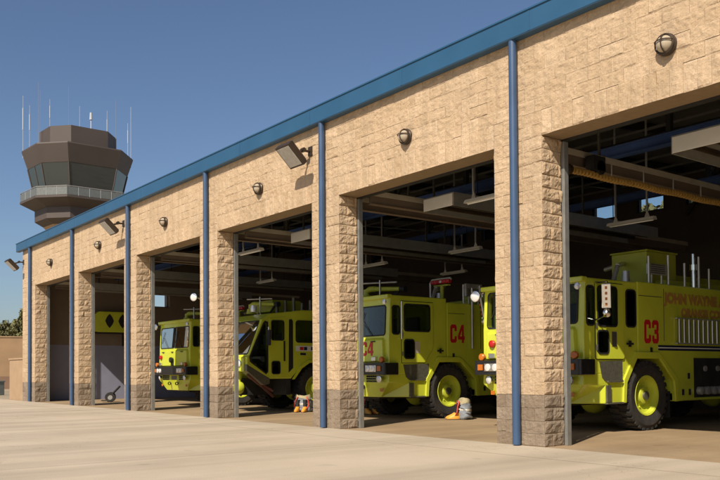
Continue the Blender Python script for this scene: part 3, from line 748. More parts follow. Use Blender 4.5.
def fire_truck(loc, label, num, kind):
    t = thing('fire_truck', label, 'fire truck', loc, 0, 'lime yellow airport fire trucks in the bays')
    C3 = kind == 'long'
    ce = 1.66 if C3 else 1.88
    zr = 2.88 if C3 else 3.0
    zb = 2.90
    # cab shell
    prof = [(0.02, 1.10), (0.0, 1.38), (0.0, 2.0), (.045, zr-.06), (.09, zr), (ce, zr), (ce, 1.45), (1.62, 1.42), (1.30, 1.11)]
    cab = MB().prism(prof, 'x', -W2, W2).build('cab', M['truck'], t, bevel=.03, bseg=3)
    if C3: side_w = [rrect(.10, 2.02, .29, 2.71, .05), rrect(.39, 2.01, .95, 2.72, .06), rrect(1.30, 2.02, 1.58, 2.70, .06), rrect(.38, 1.50, .68, 1.9, .06)]
    else: side_w = [rrect(.12, 2.08, .32, 2.73, .05), rrect(.47, 2.16, 1.27, 2.78, .06), rrect(.47, 1.50, .76, 1.93, .06)]
    cav = MB().prism([(.10, 1.47), (.10, 2.0), (.14, zr-.07), (ce-.05, zr-.07), (ce-.05, 1.47)], 'x', -W2+.07, W2-.07)
    cw = MB()
    for pl in side_w: cw.prism(pl, 'x', -W2-.3, W2+.3)
    fw_ = MB()
    for x0, x1 in ((-1.1, -.02), (.02, 1.1)): fw_.prism(rrect(x0, 2.06, x1, 2.74, .05), 'y', -.4, .3)
    carve(cab, [cav, cw, fw_])
    cab_interior(t, ce, 1.475, zr)
    common_front(t, zr)
    # roof lip
    MB().box(-W2-.02, W2+.02, -.05, .1, zr-.085, zr+.012).build('roof_visor', M['truck'], t, bevel=.02)
    # body
    body = [(ce+.012, 1.44), (2.40, 1.44), (2.90, .97), (2.90, .54), (5.75, .54), (5.75, .95), (6.15, 1.42), (6.95, 1.42), (7.35, .95), (7.35, .60), (9.1, .72), (9.1, zb), (ce+.012, zb)]
    bo = MB().prism(body, 'x', -W2, W2).build('body', M['truck'], t, bevel=.025)
    mb = MB()
    for (y0, y1, z0, z1) in ((ce+.1, 2.6, 1.62, 2.84), (2.7, 4.4, 1.66, 2.2), (4.5, 6.4, 1.66, 2.84), (6.5, 8.9, 1.66, 2.84)):
        pass
    for s in (-1, 1):
        mb = MB()
        for yy in ((2.56,) if C3 else (ce+1.2, 4.7, 7.0)):
            mb.box(min(s*W2, s*(W2+.004)), max(s*W2, s*(W2+.004)), yy-.006, yy+.006, 1.75, zb-.1)
        mb.box(min(s*W2, s*(W2+.003)), max(s*W2, s*(W2+.003)), ce+.05, 2.5, 2.62, 2.632)
        mb.build('panel_seam', M['chassis'], bo)
        # flared edge round the front wheel
        outer = [(2.33, 1.53), (2.98, 1.02), (3.02, .54), (2.90, .54), (2.86, .95), (2.36, 1.40), (1.60, 1.40), (1.27, .94), (1.235, .56), (1.14, .56), (1.17, 1.0), (1.55, 1.53)]
        MB().prism(outer, 'x', min(s*(W2-.02), s*(W2+.035)), max(s*(W2-.02), s*(W2+.035))).build('wheel_arch', M['truck'], t, bevel=.01)
        rear = [(6.12, 1.5), (6.98, 1.5), (7.45, .98), (7.45, .6), (7.35, .6), (7.33, .94), (6.93, 1.4), (6.17, 1.4), (5.77, .94), (5.76, .54), (5.65, .54), (5.65, .98)]
        MB().prism(rear, 'x', min(s*(W2-.02), s*(W2+.035)), max(s*(W2-.02), s*(W2+.035))).build('wheel_arch', M['truck'], t, bevel=.01)
        # windows
        if C3:
            window(t, rrect(.10, 2.02, .29, 2.71, .05), s); dw = rrect(.39, 2.01, .95, 2.72, .06)
            window(t, rrect(1.30, 2.02, 1.58, 2.70, .06), s)
            door = rrect(.335, 1.385, 1.2, 2.8, .05); low = rrect(.38, 1.50, .68, 1.9, .06); hy = 1.35
        else:
            window(t, rrect(.12, 2.08, .32, 2.73, .05), s); dw = rrect(.47, 2.16, 1.27, 2.78, .06)
            door = [(.40, 1.39), (1.12, 1.39), (1.40, 1.75), (1.40, 2.86), (.40, 2.86)]; low = rrect(.47, 1.50, .76, 1.93, .06); hy = 1.62
        d = MB().prism(door, 'x', min(s*(W2-.01), s*(W2+.014)), max(s*(W2-.01), s*(W2+.03))).build('door', M['truck'], t, bevel=.012)
        gp = grow(door, .014)
        MB().ring(gp, grow(door, -.02), 'x', min(s*(W2+.001), s*(W2+.005)), max(s*(W2+.001), s*(W2+.005))).build('door_seal', M['black'], t)
        for hz in (1.6, 2.0 if C3 else 2.06): MB().cyl((s*(W2+.04), door[0][0] if not C3 else .335, hz-.05), (s*(W2+.04), door[0][0] if not C3 else .335, hz+.05), .016, seg=8).build('hinge', M['step'], d)
        dc = MB().prism(dw, 'x', -W2-.3, W2+.3).prism(low if C3 else low, 'x', -W2-.3, W2+.3); carve(d, [dc])
        window(d, dw, s, x=W2+.026); window(d, low, s, x=W2+.026)
        mb = MB().obox((s*(W2+.045), hy, 1.68), (1, 0, 0), (0, 1, 0), (0, 0, 1), .02, .09, .02).obox((s*(W2+.045), hy, 1.68), (1, 0, 0), (0, 1, 0), (0, 0, 1), .019, .02, .06)
        mb.build('handle', M['black'], d)
        mb = MB().box(min(s*(W2+.028), s*(W2+.034)), max(s*(W2+.028), s*(W2+.034)), .80, .95, 1.62, 1.9)
        mb.build('notice', M['rail'] if not C3 else M['step'], d)
        if not C3:
            MB().tube([(s*(W2+.06), .36, 1.95), (s*(W2+.06), .36, 2.85)], .017, 8).tube([(s*W2, .36, 1.97), (s*(W2+.06), .36, 1.97)], .012, 6).tube([(s*W2, .36, 2.83), (s*(W2+.06), .36, 2.83)], .012, 6).build('grab_rail', M['chrome'], t)
        # entry step
        sw = MB().prism([(.44, 1.34), (1.26 if not C3 else 1.14, 1.36), (1.24 if not C3 else 1.14, 1.02), (1.18, .97), (.62, .97), (.52, 1.05)], 'x', min(s*(W2+.002), s*(W2+.012)), max(s*(W2+.002), s*(W2+.012))).build('step_well', M['step'], t)
        MB().box(min(s*1.15, s*(W2+.05)), max(s*1.15, s*(W2+.05)), .66, 1.12, .955, .985).build('step', M['step'], t)
        MB().box(min(s*1.15, s*(W2+.05)), max(s*1.15, s*(W2+.05)), .62, 1.12, .55, .58).build('step', M['step'], t)
        MB().box(min(s*(W2+.01), s*(W2+.045)), max(s*(W2+.01), s*(W2+.045)), .62, .74, .59, .9).build('step_bracket', M['step'], t)
        # mirrors
        if C3 or s < 0:
            mx = W2+.30
            mr = MB().tube([(s*W2, .32, 2.78), (s*mx, .30, 2.78), (s*mx, .30, 2.18), (s*W2, .34, 2.1)], .014, 8).build('mirror', M['chrome'], t)
            nrm = Vector((.53*s, -.83, -.16)).normalized(); axx = Vector((0, 0, 1)).cross(nrm).normalized(); azz = nrm.cross(axx)
            c = Vector((s*mx, .27, 2.52))
            MB().obox(c, axx, nrm, azz, .08, .02, .22).build('housing', M['white'], mr, bevel=.012)
            MB().obox(c+nrm*.021, axx, nrm, azz, .072, .003, .208).build('reflector', M['chrome'], mr)
            mb = MB()
            for q in (-.15, -.05, .05, .15):
                mb.obox(c+nrm*.026+azz*q, axx, nrm, azz, .02, .003, .026)
            mb.build('amber_mark', M['amber'], mr)  # small amber marks set on the mirror face
            MB().lathe([(.001, .05), (.06, .03), (.08, 0), (.06, -.03), (.001, -.04)], c-azz*.31, nrm, 16).build('convex_mirror', M['chrome'], mr, smooth=60)
        # lower body: pump panel and latches
        pp = MB().box(min(s*(W2+.002), s*(W2+.01)), max(s*(W2+.002), s*(W2+.01)), 3.62, 5.5, .60, 1.42).build('pump_panel', M['chassis'], t)
        mb = MB()
        for q in range(7):
            yy = 3.78+q*.25
            mb.lathe([(.085, 0), (.085, .09), (.06, .1), (.001, .1)], (s*(W2+.01), yy, .74), (s, 0, 0), 14)
            if q % 2: mb.lathe([(.06, 0), (.06, .03), (.001, .035)], (s*(W2+.01), yy, 1.2), (s, 0, 0), 14)
        mb.build('gauge', M['galv'], pp, smooth=40)
        for (yy, zz) in ((3.2, .72), (3.42, 1.05), (3.45, .72), (5.62, 1.0), (2.1, 1.56)): MB().box(min(s*W2, s*(W2+.02)), max(s*W2, s*(W2+.02)), yy-.03, yy+.03, zz-.06, zz+.06).build('latch', M['black'], bo)
        # stripes
        if C3:
            for (z0, z1, mm) in ((1.585, 1.625, M['navy']), (1.628, 1.65, M['stripe']), (1.653, 1.69, M['navy'])):
                MB().box(min(s*W2, s*(W2+.006)), max(s*W2, s*(W2+.006)), 2.35, 9.0, z0-.02, z1-.02).build('stripe', mm, bo)
            rk = MB().box(min(s*(W2+.002), s*(W2+.01)), max(s*(W2+.002), s*(W2+.01)), 2.95, 5.4, 1.74, 2.2).build('rail_rack', M['trucktop'], t)
            mb = MB()
            for q in range(14): 
                yy = 3.03+q*.18; mb.cyl((s*(W2+.05), yy, 1.72), (s*(W2+.05), yy, 2.22), .020, seg=8)
            mb.box(min(s*(W2+.02), s*(W2+.07)), max(s*(W2+.02), s*(W2+.07)), 2.92, 5.45, 2.21, 2.235).box(min(s*(W2+.02), s*(W2+.07)), max(s*(W2+.02), s*(W2+.07)), 2.92, 5.45, 1.70, 1.725)
            mb.build('bar', M['galv'], rk)
            mb = MB()
            for q in range(13):
                yy = 3.03+q*.18; mb.box(min(s*(W2+.01), s*(W2+.035)), max(s*(W2+.01), s*(W2+.035)), yy+.06, yy+.10, 1.76, 2.18)
            mb.build('slot_board', M['step'], rk)
        wheel(t, s*1.04, 1.96, s); wheel(t, s*1.04, 6.55, s)
    # markings on the camera side and the other side
    rotR = (R(90), 0, R(90))
    y0 = 1.86 if C3 else 1.98
    zc = 1.70 if C3 else 1.89
    if num: number(num, .46, .78, bo, (W2+.001, y0+.02, zc), 'x')
    if C3:
        text('lettering', 'JOHN WAYNE AIRPORT', .27, M['gold'], bo, (W2+.006, 2.6, 2.53), rotR, .003, .018, 1.12)
        text('lettering', 'ORANGE COUNTY', .22, M['gold'], bo, (W2+.004, 3.18, 2.27), rotR, .003, .015, 1.12)
    if num == 'C4': number(num, .34, .95, t, (.30, -.078, 1.56), 'y')
    # underneath
    MB().box(-.45, .45, .35, 8.6, .5, 1.0).box(-.75, .75, 1.15, 2.85, .95, 1.43).box(-1.2, 1.2, 2.9, 5.7, .56, .7).box(-.75, .75, 5.75, 7.35, .95, 1.42).box(-1.2, 1.2, 1.0, 1.22, .58, 1.2).build('chassis', M['chassis'], t)
    for yy in (1.96, 6.55):
        ax = MB().cyl((-1.0, yy, .62), (1.0, yy, .62), .11)
        ax.lathe([(.001, -.3), (.16, -.26), (.27, -.12), (.3, 0), (.27, .12), (.16, .26), (.001, .3)], (0, yy, .58), (0, 1, 0), 20).build('axle', M['rim'], t, smooth=50)
    for s in (-1, 1): MB().box(s*1.05-.2, s*1.05+.2, 2.72, 2.74, .22, .75).build('mud_flap', M['black'], t)
    # roof equipment
    turret(t, -.55, .75, zr, 1) if not C3 else turret(t, -.9, .4, zr, 1)
    if C3:
        MB().box(-.2, .66, 2.9, 4.0, zb+.002, 3.66).box(-.23, .69, 2.87, 4.03, 3.66, 3.70).build('deck_box', M['trucktop'], t, bevel=.02)
        posts = [(2.26, .55), (2.95, .62), (3.55, .5), (4.1, .68), (4.5, .45), (5.3, .5)]
    else:
        mb = MB().tube([(.42, 2.1, zb), (.42, 2.1, 3.46), (.5, 2.1, 3.54), (1.16, 2.1, 3.54), (1.2, 2.1, 3.5)], .026, 10)
        lb = mb.build('light_bar', M['galv'], t, smooth=50)
        MB().box(.48, 1.16, 2.04, 2.16, 3.41, 3.51).build('red_lens', M['redlens'], lb, bevel=.02)
        for q in range(4): MB().box(.53+q*.15, .6+q*.15, 2.03, 2.04, 3.43, 3.49).build('lamp', M['lamp'] if q == 2 else M['redlens'], lb)
        MB().cyl((.86, 2.1, zb-.05), (.86, 2.1, 3.38), .05).box(.6, 1.12, 2.05, 2.15, 3.35, 3.38).build('light_post', M['trucktop'], t)
        posts = [(2.6, .5), (3.2, .5), (4.0, .5)]
        # tall thin pole standing beside the body
        MB().cyl((W2+.06, 2.72, 1.75), (W2+.06, 2.72, 3.3), .028, seg=10).build('pole', M['galv'], t, smooth=60)
    for yy, h in posts:
        MB().cyl((1.12, yy, zb-.01), (1.12, yy, zb+h), .026, seg=8).build('deck_post', M['galv'], t, smooth=60)
    MB().cyl((1.0, 4.1, zb), (1.0, 4.1, zb+.75), .06, .05, seg=12).cyl((1.0, 4.1, zb+.4), (1.0, 4.1, zb+.52), .09, seg=12).build('deck_valve', M['chrome'], t, smooth=40)
    yp = 2.32 if C3 else 2.72
    fl = MB().box(1.02, 1.1, yp, yp+.6, zb+.2, zb+.42 + (.12 if not C3 else 0)).build('flood_panel', M['galv'], t, bevel=.012)
    mb = MB()
    for q in range(5): mb.box(1.1, 1.108, yp+.04, yp+.56, zb+.225+q*.04, zb+.245+q*.04)
    mb.build('lens', M['step'], fl)
    MB().cyl((1.06, yp+.13, zb), (1.06, yp+.13, zb+.22), .02, seg=8).cyl((1.06, yp+.48, zb), (1.06, yp+.48, zb+.22), .02, seg=8).build('panel_leg', M['galv'], fl)
    MB().box(-1.0, .9, 3.2, 8.2, zb+.002, zb+.16).box(-.7, .2, 4.4, 7.6, zb+.16, zb+.42).build('deck_locker', M['trucktop'], t, bevel=.02)
    MB().tube([(.3, 2.2, zb), (.3, 2.4, zb+.45), (.1, 2.9, zb+.55), (-.5, 3.1, zb+.5)], .05, 10).cyl((.6, 2.25, zb), (.6, 2.25, zb+.3), .09, .07).build('deck_hose', M['galv'], t, smooth=50)
    return t

truck_c3 = fire_truck((-9.30-W2, 12.22, 0), 'lime yellow fire truck marked C3, its side filling the nearest bay', 'C3', 'long')
truck_c4 = fire_truck((-14.95-W2, 12.31, 0), 'lime yellow fire truck with red C4 on its side', 'C4', 'short')
truck_t4 = fire_truck((-25.50-W2, 12.3, 0), 'lime yellow fire truck seen mostly from its front, fourth from the camera', '', 'short')

# ---- third truck: low raked nose, large slanted corner window
def raked_truck(loc, label):
    t = thing('fire_truck', label, 'fire truck', loc, 0, 'lime yellow airport fire trucks in the bays')
    H = W2
    rn = lambda y: 0
    prof = [(0.0, 1.40), (0.0, 1.62), (.06, 1.66), (.50, 2.72), (.78, 2.90), (1.9, 3.04), (2.6, 3.06), (2.6, 1.5), (2.1, 1.46), (1.78, 1.28), (1.50, .98), (.72, .98)]
    cab = MB().prism(prof, 'x', -H, H).build('cab', M['truck'], t, bevel=.03, bseg=3)
    quarter = [(.12, 1.50), (.62, 1.16), (.66, 1.2), (.66, 2.62), (.60, 2.64), (.55, 2.58), (.10, 1.62)]
    cav = MB().prism([(.09, 1.46), (.10, 1.66), (.54, 2.68), (.80, 2.83), (1.9, 2.96), (2.54, 2.98), (2.54, 1.56), (2.05, 1.52), (1.72, 1.32), (1.46, 1.05), (.72, 1.05)], 'x', -H+.07, H-.07)
    cw = MB()
    for pl in (quarter, rrect(.82, 2.13, 1.22, 2.68, .05), rrect(.83, 1.14, 1.08, 1.48, .05), rrect(1.68, 2.08, 2.42, 2.70, .07)): cw.prism(pl, 'x', -H-.3, H+.3)
    fcut = MB()
    for x0, x1 in ((-1.12, -.02), (.02, 1.12)):
        pl = rrect(x0, .06, x1, .95, .05); n = len(pl)
        pt_ = lambda a_, k_, o_: (a_, .06+.44*k_-.924*o_, 1.66+1.06*k_+.38*o_)
        fcut.add([pt_(a_, k_, .3) for a_, k_ in pl]+[pt_(a_, k_, -.2) for a_, k_ in pl], [tuple(range(n))[::-1], tuple(range(n, 2*n))]+[(i, (i+1) % n, n+(i+1) % n, n+i) for i in range(n)])
    carve(cab, [cav, cw, fcut])
    cab_interior(t, 2.2, 1.30, 2.9, .45)
    nose = MB().box(-1.12, 1.12, -.05, .01, 1.2, 1.62).build('nose_panel', M['truck'], t, bevel=.03)
    for s in (-1, 1):
        h = MB().lathe([(.11, 0), (.11, .03), (.09, .035)], (s*.9, -.05, 1.44), (0, -1, 0), 18).build('headlight', M['chrome'], t, smooth=40)
        MB().lathe([(.09, .03), (.05, .045), (.001, .05)], (s*.9, -.05, 1.44), (0, -1, 0), 18).build('lens', M['lamp'], h, smooth=50)
        MB().box(s*.62-.05, s*.62+.05, -.075, -.05, 1.38, 1.52).build('turn_signal', M['amber'], t, bevel=.01)
        # slanted quarter window
        q = [(.12, 1.50), (.62, 1.16), (.66, 1.2), (.66, 2.62), (.60, 2.64), (.55, 2.58), (.10, 1.62)]
        window(t, q, s, gas=.035)
        door = [(.74, 1.06), (1.28, 1.06), (1.34, 1.2), (1.34, 2.74), (1.25, 2.82), (.74, 2.76)]
        d = MB().prism(door, 'x', min(s*(H-.01), s*(H+.016)), max(s*(H-.01), s*(H+.016))).build('door', M['truck'], t, bevel=.008)
        carve(d, [MB().prism(rrect(.82, 2.13, 1.22, 2.68, .05), 'x', -H-.3, H+.3).prism(rrect(.83, 1.14, 1.08, 1.48, .05), 'x', -H-.3, H+.3)])
        window(d, rrect(.82, 2.13, 1.22, 2.68, .05), s, x=H+.014); window(d, rrect(.83, 1.14, 1.08, 1.48, .05), s, x=H+.014)
        MB().box(min(s*(H+.016), s*(H+.05)), max(s*(H+.016), s*(H+.05)), 1.22, 1.26, 1.5, 2.1).build('handle', M['black'], d)
        # flat black strip standing for the shade in the gap behind the door
        MB().prism([(1.40, 1.16), (1.56, 1.3), (1.56, 2.7), (1.50, 2.76), (1.42, 2.74)], 'x', min(s*(H+.001), s*(H+.008)), max(s*(H+.001), s*(H+.008))).build('gap_shade', M['black'], t)
        window(t, rrect(1.68, 2.08, 2.42, 2.70, .07), s)
        # dark sill under the slanted glass
        sill = [(-.02, 1.40), (.74, 1.0), (.74, .84), (.55, .80), (-.02, 1.22)]
        MB().prism(sill, 'x', min(s*(H-.35), s*(H+.02)), max(s*(H-.35), s*(H+.02))).build('lower_sill', M['step'], t, bevel=.01)
        MB().tube([(s*1.1, .1, 1.12), (s*1.0, .7, .72), (s*.95, 1.05, .45)], .045, 10).tube([(s*.9, .25, 1.05), (s*1.1, .95, .62)], .04, 10).build('steering_strut', M['strut'], t, smooth=50)
        ma = MB().tube([(s*H, .62, 2.5), (s*(H+.28), .55, 2.48), (s*(H+.28), .55, 2.1)], .016, 8).build('mirror', M['chrome'], t)
        MB().box(s*(H+.28)-.09, s*(H+.28)+.09, .53, .58, 1.95, 2.4).build('housing', M['black'], ma, bevel=.015)
        wheel(t, s*1.02, 2.42, s); wheel(t, s*1.02, 6.9, s)
        arch = [(1.52, .96), (1.80, 1.36), (2.1, 1.54), (2.76, 1.54), (3.1, 1.3), (3.2, .6), (3.1, .6), (3.02, 1.26), (2.72, 1.45), (2.14, 1.45), (1.86, 1.28), (1.6, .96)]
        MB().prism(arch, 'x', min(s*(H-.02), s*(H+.04)), max(s*(H-.02), s*(H+.04))).build('wheel_arch', M['truck'], t, bevel=.01)
    # windscreen leaning along the raked front
    def fp(x, k, o=0.0):
        y = .06+.44*k; z = 1.66+1.06*k
        return (x, y-.924*o, z+.38*o)
    for x0, x1 in ((-1.12, -.02), (.02, 1.12)):
        p = rrect(x0, .06, x1, .95, .05); n = len(p)
        wn = MB().add([fp(a, b, .014) for a, b in grow(p, .03)]+[fp(a, b, .014) for a, b in p]+[fp(a, b, -.02) for a, b in grow(p, .03)],
                      [(i, (i+1) % n, n+(i+1) % n, n+i) for i in range(n)]+[(i, 2*n+i, 2*n+(i+1) % n, (i+1) % n) for i in range(n)]).build('windscreen', M['black'], t)
        MB().add([fp(a, b, .010) for a, b in p], [tuple(range(n))]).build('pane', M['glass'], wn)
    body = [(2.612, 1.5), (2.8, 1.44), (3.08, 1.2), (3.15, .6), (6.1, .6), (6.15, 1.1), (6.5, 1.44), (7.3, 1.44), (7.65, 1.1), (7.7, .65), (9.4, .75), (9.4, 3.0), (2.612, 3.0)]
    bo = MB().prism(body, 'x', -H, H).build('body', M['truck'], t, bevel=.03)
    MB().box(H+.002, H+.008, 1.66, 2.9, 1.80, 1.96).build('sign_panel', M['stripe'], t)
    for y0, y1, z0, z1, mm in ((1.80, 1.93, 1.83, 1.93, M['red']), (1.945, 2.06, 1.83, 1.93, M['navy']), (2.2, 2.32, 1.83, 1.93, M['navy']), (2.335, 2.45, 1.83, 1.93, M['red']), (1.82, 2.02, 1.68, 1.75, M['navy'])):
        MB().box(H+.009 if z0 > 1.7 else H+.001, H+.013 if z0 > 1.7 else H+.006, y0, y1, z0, z1).build('marking', mm, t)
    MB().box(-.45, .45, .3, 9, .5, 1.0).box(-.8, .8, 1.5, 3.3, .9, 1.45).box(-1.2, 1.2, 3.2, 6, .6, .8).box(-1.2, 1.2, 1.35, 1.5, .5, 1.2).build('chassis', M['chassis'], t)
    for yy in (2.42, 6.9):
        ax = MB().cyl((-1.0, yy, .62), (1.0, yy, .62), .11)
        ax.lathe([(.001, -.3), (.16, -.26), (.27, -.12), (.3, 0), (.27, .12), (.16, .26), (.001, .3)], (0, yy, .58), (0, 1, 0), 20).build('axle', M['rim'], t, smooth=50)
    MB().lathe([(.001, -.1), (.17, -.09), (.2, 0), (.17, .09), (.001, .1)], (.36, .22, .72), (0, 1, 0), 18).cyl((.36, .2, .8), (.36, .3, 1.2), .06).build('bumper_nozzle', M['rim'], t, smooth=40)
    turret(t, -.6, 1.2, 3.0, 1)
    MB().box(-1.0, .1, 1.55, 2.6, 3.062, 3.42).build('deck_box', M['trucktop'], t, bevel=.02)
    mb = MB()
    for q in range(5): mb.cyl((.3+q*.16, 1.6+q*.2, 3.0), (.3+q*.16, 1.6+q*.2, 3.3+.08*(q % 3)), .06, .05, seg=10)
    mb.build('deck_valve', M['step'], t, smooth=40)
    spotlight(t, -1.23, -.45, 3.5, (.6, -1, -.05), 1.1)
    MB().tube([(-1.23, -.32, 3.5), (-1.2, .3, 3.2), (-1.15, .72, 2.84)], .03, 8).build('spotlight_arm', M['galv'], t)
    MB().lathe([(.001, .12), (.09, .1), (.11, 0), (.1, -.1)], (.0, .95, 3.12), (0, 0, 1), 16).build('beacon', M['lamp'], t, smooth=50)
    return t
truck_t3 = raked_truck((-20.62-W2, 11.72, 0), 'lime yellow fire truck with a raked cab and large slanted corner window')

# ------------------------------------------------------------------ under the ceiling
def ceiling_rail(x, z, label, y0=10.75, y1=23):
    t = thing('ceiling_rail', label, 'ceiling rail', (x, y0, z), 0, 'cream ceiling rails running back over the trucks')
    L_ = y1-y0
    MB().prism([(-.09, .03), (-.09, .142), (.09, .142), (.09, .03), (.075, .03), (.075, .12), (-.075, .12), (-.075, .03)], 'y', 0, L_).build('rail', M['rail'], t)
    MB().box(-.03, .03, .05, L_-.05, -.13, .118).box(-.075, .075, .05, L_-.05, -.145, -.131).build('lower_track', M['endtan'], t)
    for q in range(2):
        y = 1.9+q*5.4
        MB().box(-.02, .02, y-.02, y+.02, .142, rz(y0+y)-z-.03).box(-.09, .09, y-.05, y+.05, .142, .16).build('hanger', M['step'], t)
    return t
names_bay = ['the nearest bay', 'the C3 truck', 'the C4 truck', 'the raked truck', 'the front-facing truck', 'the last bay']
for k in range(6):
    a, b = opens[-3-k]   # k=0 nearest visible opening
    if True:
        ceiling_rail(b+.10, 4.96, ['cream ceiling rail beyond the near side of the nearest bay',
            'cream ceiling rail carrying a ribbed hose beside the near flank of the C3 truck',
            'cream ceiling rail above the near flank of the C4 truck', 'cream ceiling rail above the near flank of the raked truck',
            'cream ceiling rail above the near flank of the front-facing truck', 'cream ceiling rail by the near jamb of the last bay'][k])
    if k: ceiling_rail(a-.02, 4.90, ['cream ceiling rail just inside the left jamb of the nearest bay', 'cream ceiling rail above the far flank of the C3 truck',
            'cream ceiling rail above the far flank of the C4 truck', 'cream ceiling rail above the far flank of the raked truck',
            'cream ceiling rail above the far flank of the front-facing truck', 'cream ceiling rail by the far end wall'][k])
# ribbed hose slung under the rail beside truck C3
t = thing('ribbed_hose', 'ochre ribbed hose slung under the rail beside the C3 truck', 'hose', (-9.0, 11.5, 4.66))
MB().cyl((0, 0, 0), (0, 6.6, 0), .028, seg=10).build('core', M['bronze'], t)
mb = MB()
for i in range(68):
    y = .05+i*.096; mb.lathe([(.028, -.026), (.06, -.022), (.064, 0), (.06, .022), (.028, .026)], (0, y, .01*math.sin(i*.4)), (0, 1, 0), 14)
mb.build('rib', M['hose'], t, smooth=30)
mb = MB().lathe([(.001, -.06), (.09, -.05), (.1, 0), (.09, .05), (.001, .06)], (0, -.05, .0), (0, 1, 0), 14)
mb.build('end_coupling', M['bronze'], t, smooth=40)
MB().box(-.09, .09, .55, .9, .07, .34).lathe([(.13, -.07), (.13, .07), (.001, .07)], (0.02, .78, .14), (1, 0, 0), 16).build('trolley', M['black'], t, bevel=.01)
for q in range(6): MB().cyl((0, 1.2+q, .04), (0, 1.2+q, .3), .012, seg=6).build('hanger', M['galv'], t)
# radiant heater hoods
def heater(x, label):
    t = thing('heater_hood', label, 'heater', (x, 12.0, 4.66), 0, 'sheet metal heater hoods hung below the beams')
    MB().prism([(-.47, 0), (-.45, 0), (-.45, .27), (.45, .27), (.45, 0), (.47, 0), (.47, .29), (-.47, .29)], 'y', 0, 7.5).build('hood', M['galv'], t)
    MB().box(-.449, .449, -.02, .0, .005, .268).build('end_cap', M['white'], t, bevel=.008)
    MB().cyl((-.2, .05, .1), (-.2, 7.4, .1), .05).cyl((.2, .05, .1), (.2, 7.4, .1), .05).build('burner_tube', M['bronze'], t, smooth=60)
    for y in (1.2, 6.2):
        MB().box(-.3, .3, y-.02, y+.02, .291, .33).cyl((0, y, .33), (0, y, rz(12+y)-4.7), .012, seg=6).build('hanger', M['dark'], t)
    return t
for k in range(6):
    heater(-6.9 if k == 0 else -7.51-P*k, ['sheet metal heater hood in the nearest bay', 'sheet metal heater hood above the C3 truck, its pale end toward the door', 'sheet metal heater hood above the C4 truck',
                       'sheet metal heater hood above the raked truck', 'sheet metal heater hood above the front-facing truck', 'sheet metal heater hood in the last bay'][k])
# strip lights on hangers
def strip(x, y, z, label):
    t = thing('strip_light', label, 'strip light', (x, y, z), 0, 'strip lights hung across the bays')
    MB().prism([(-.09, 0), (.09, 0), (.05, .07), (-.05, .07)], 'x', -.62, .62).build('reflector', M['white'], t)
    MB().cyl((-.58, 0, -.012), (.58, 0, -.012), .016, seg=8).build('tube', M['lamp'], t)
    for s in (-.42, .42):
        MB().add([(s-.07, -.006, .07), (s+.07, -.006, .07), (s+.022, -.006, .2), (s-.022, -.006, .2)]+[(s-.07, .006, .07), (s+.07, .006, .07), (s+.022, .006, .2), (s-.022, .006, .2)],
                 [(0, 1, 2, 3), (7, 6, 5, 4), (0, 4, 5, 1), (1, 5, 6, 2), (2, 6, 7, 3), (3, 7, 4, 0)]).box(s-.018, s+.018, -.018, .018, .2, rz(y)-z-.05).build('hanger', M['galv'], t)
    return t
strip(-11.25, 16.6, 4.6, 'strip light behind the C3 truck cab, below the high back windows')
strip(-16.7, 16.6, 4.6, 'strip light hung over the deck of the C4 truck')
strip(-11.3, 11.9, 4.6, 'strip light right above the nose of the C3 truck')
strip(-20.7, 16.45, 4.6, 'strip light over the roof turret of the C4 truck')
strip(-20.45, 11.75, 4.6, 'strip light right above the nose of the raked truck')
strip(-26.85, 16.1, 4.6, 'strip light over the deck of the raked truck')
strip(-20.8, 20.1, 4.6, 'strip light deep in the hall behind the red light bar')

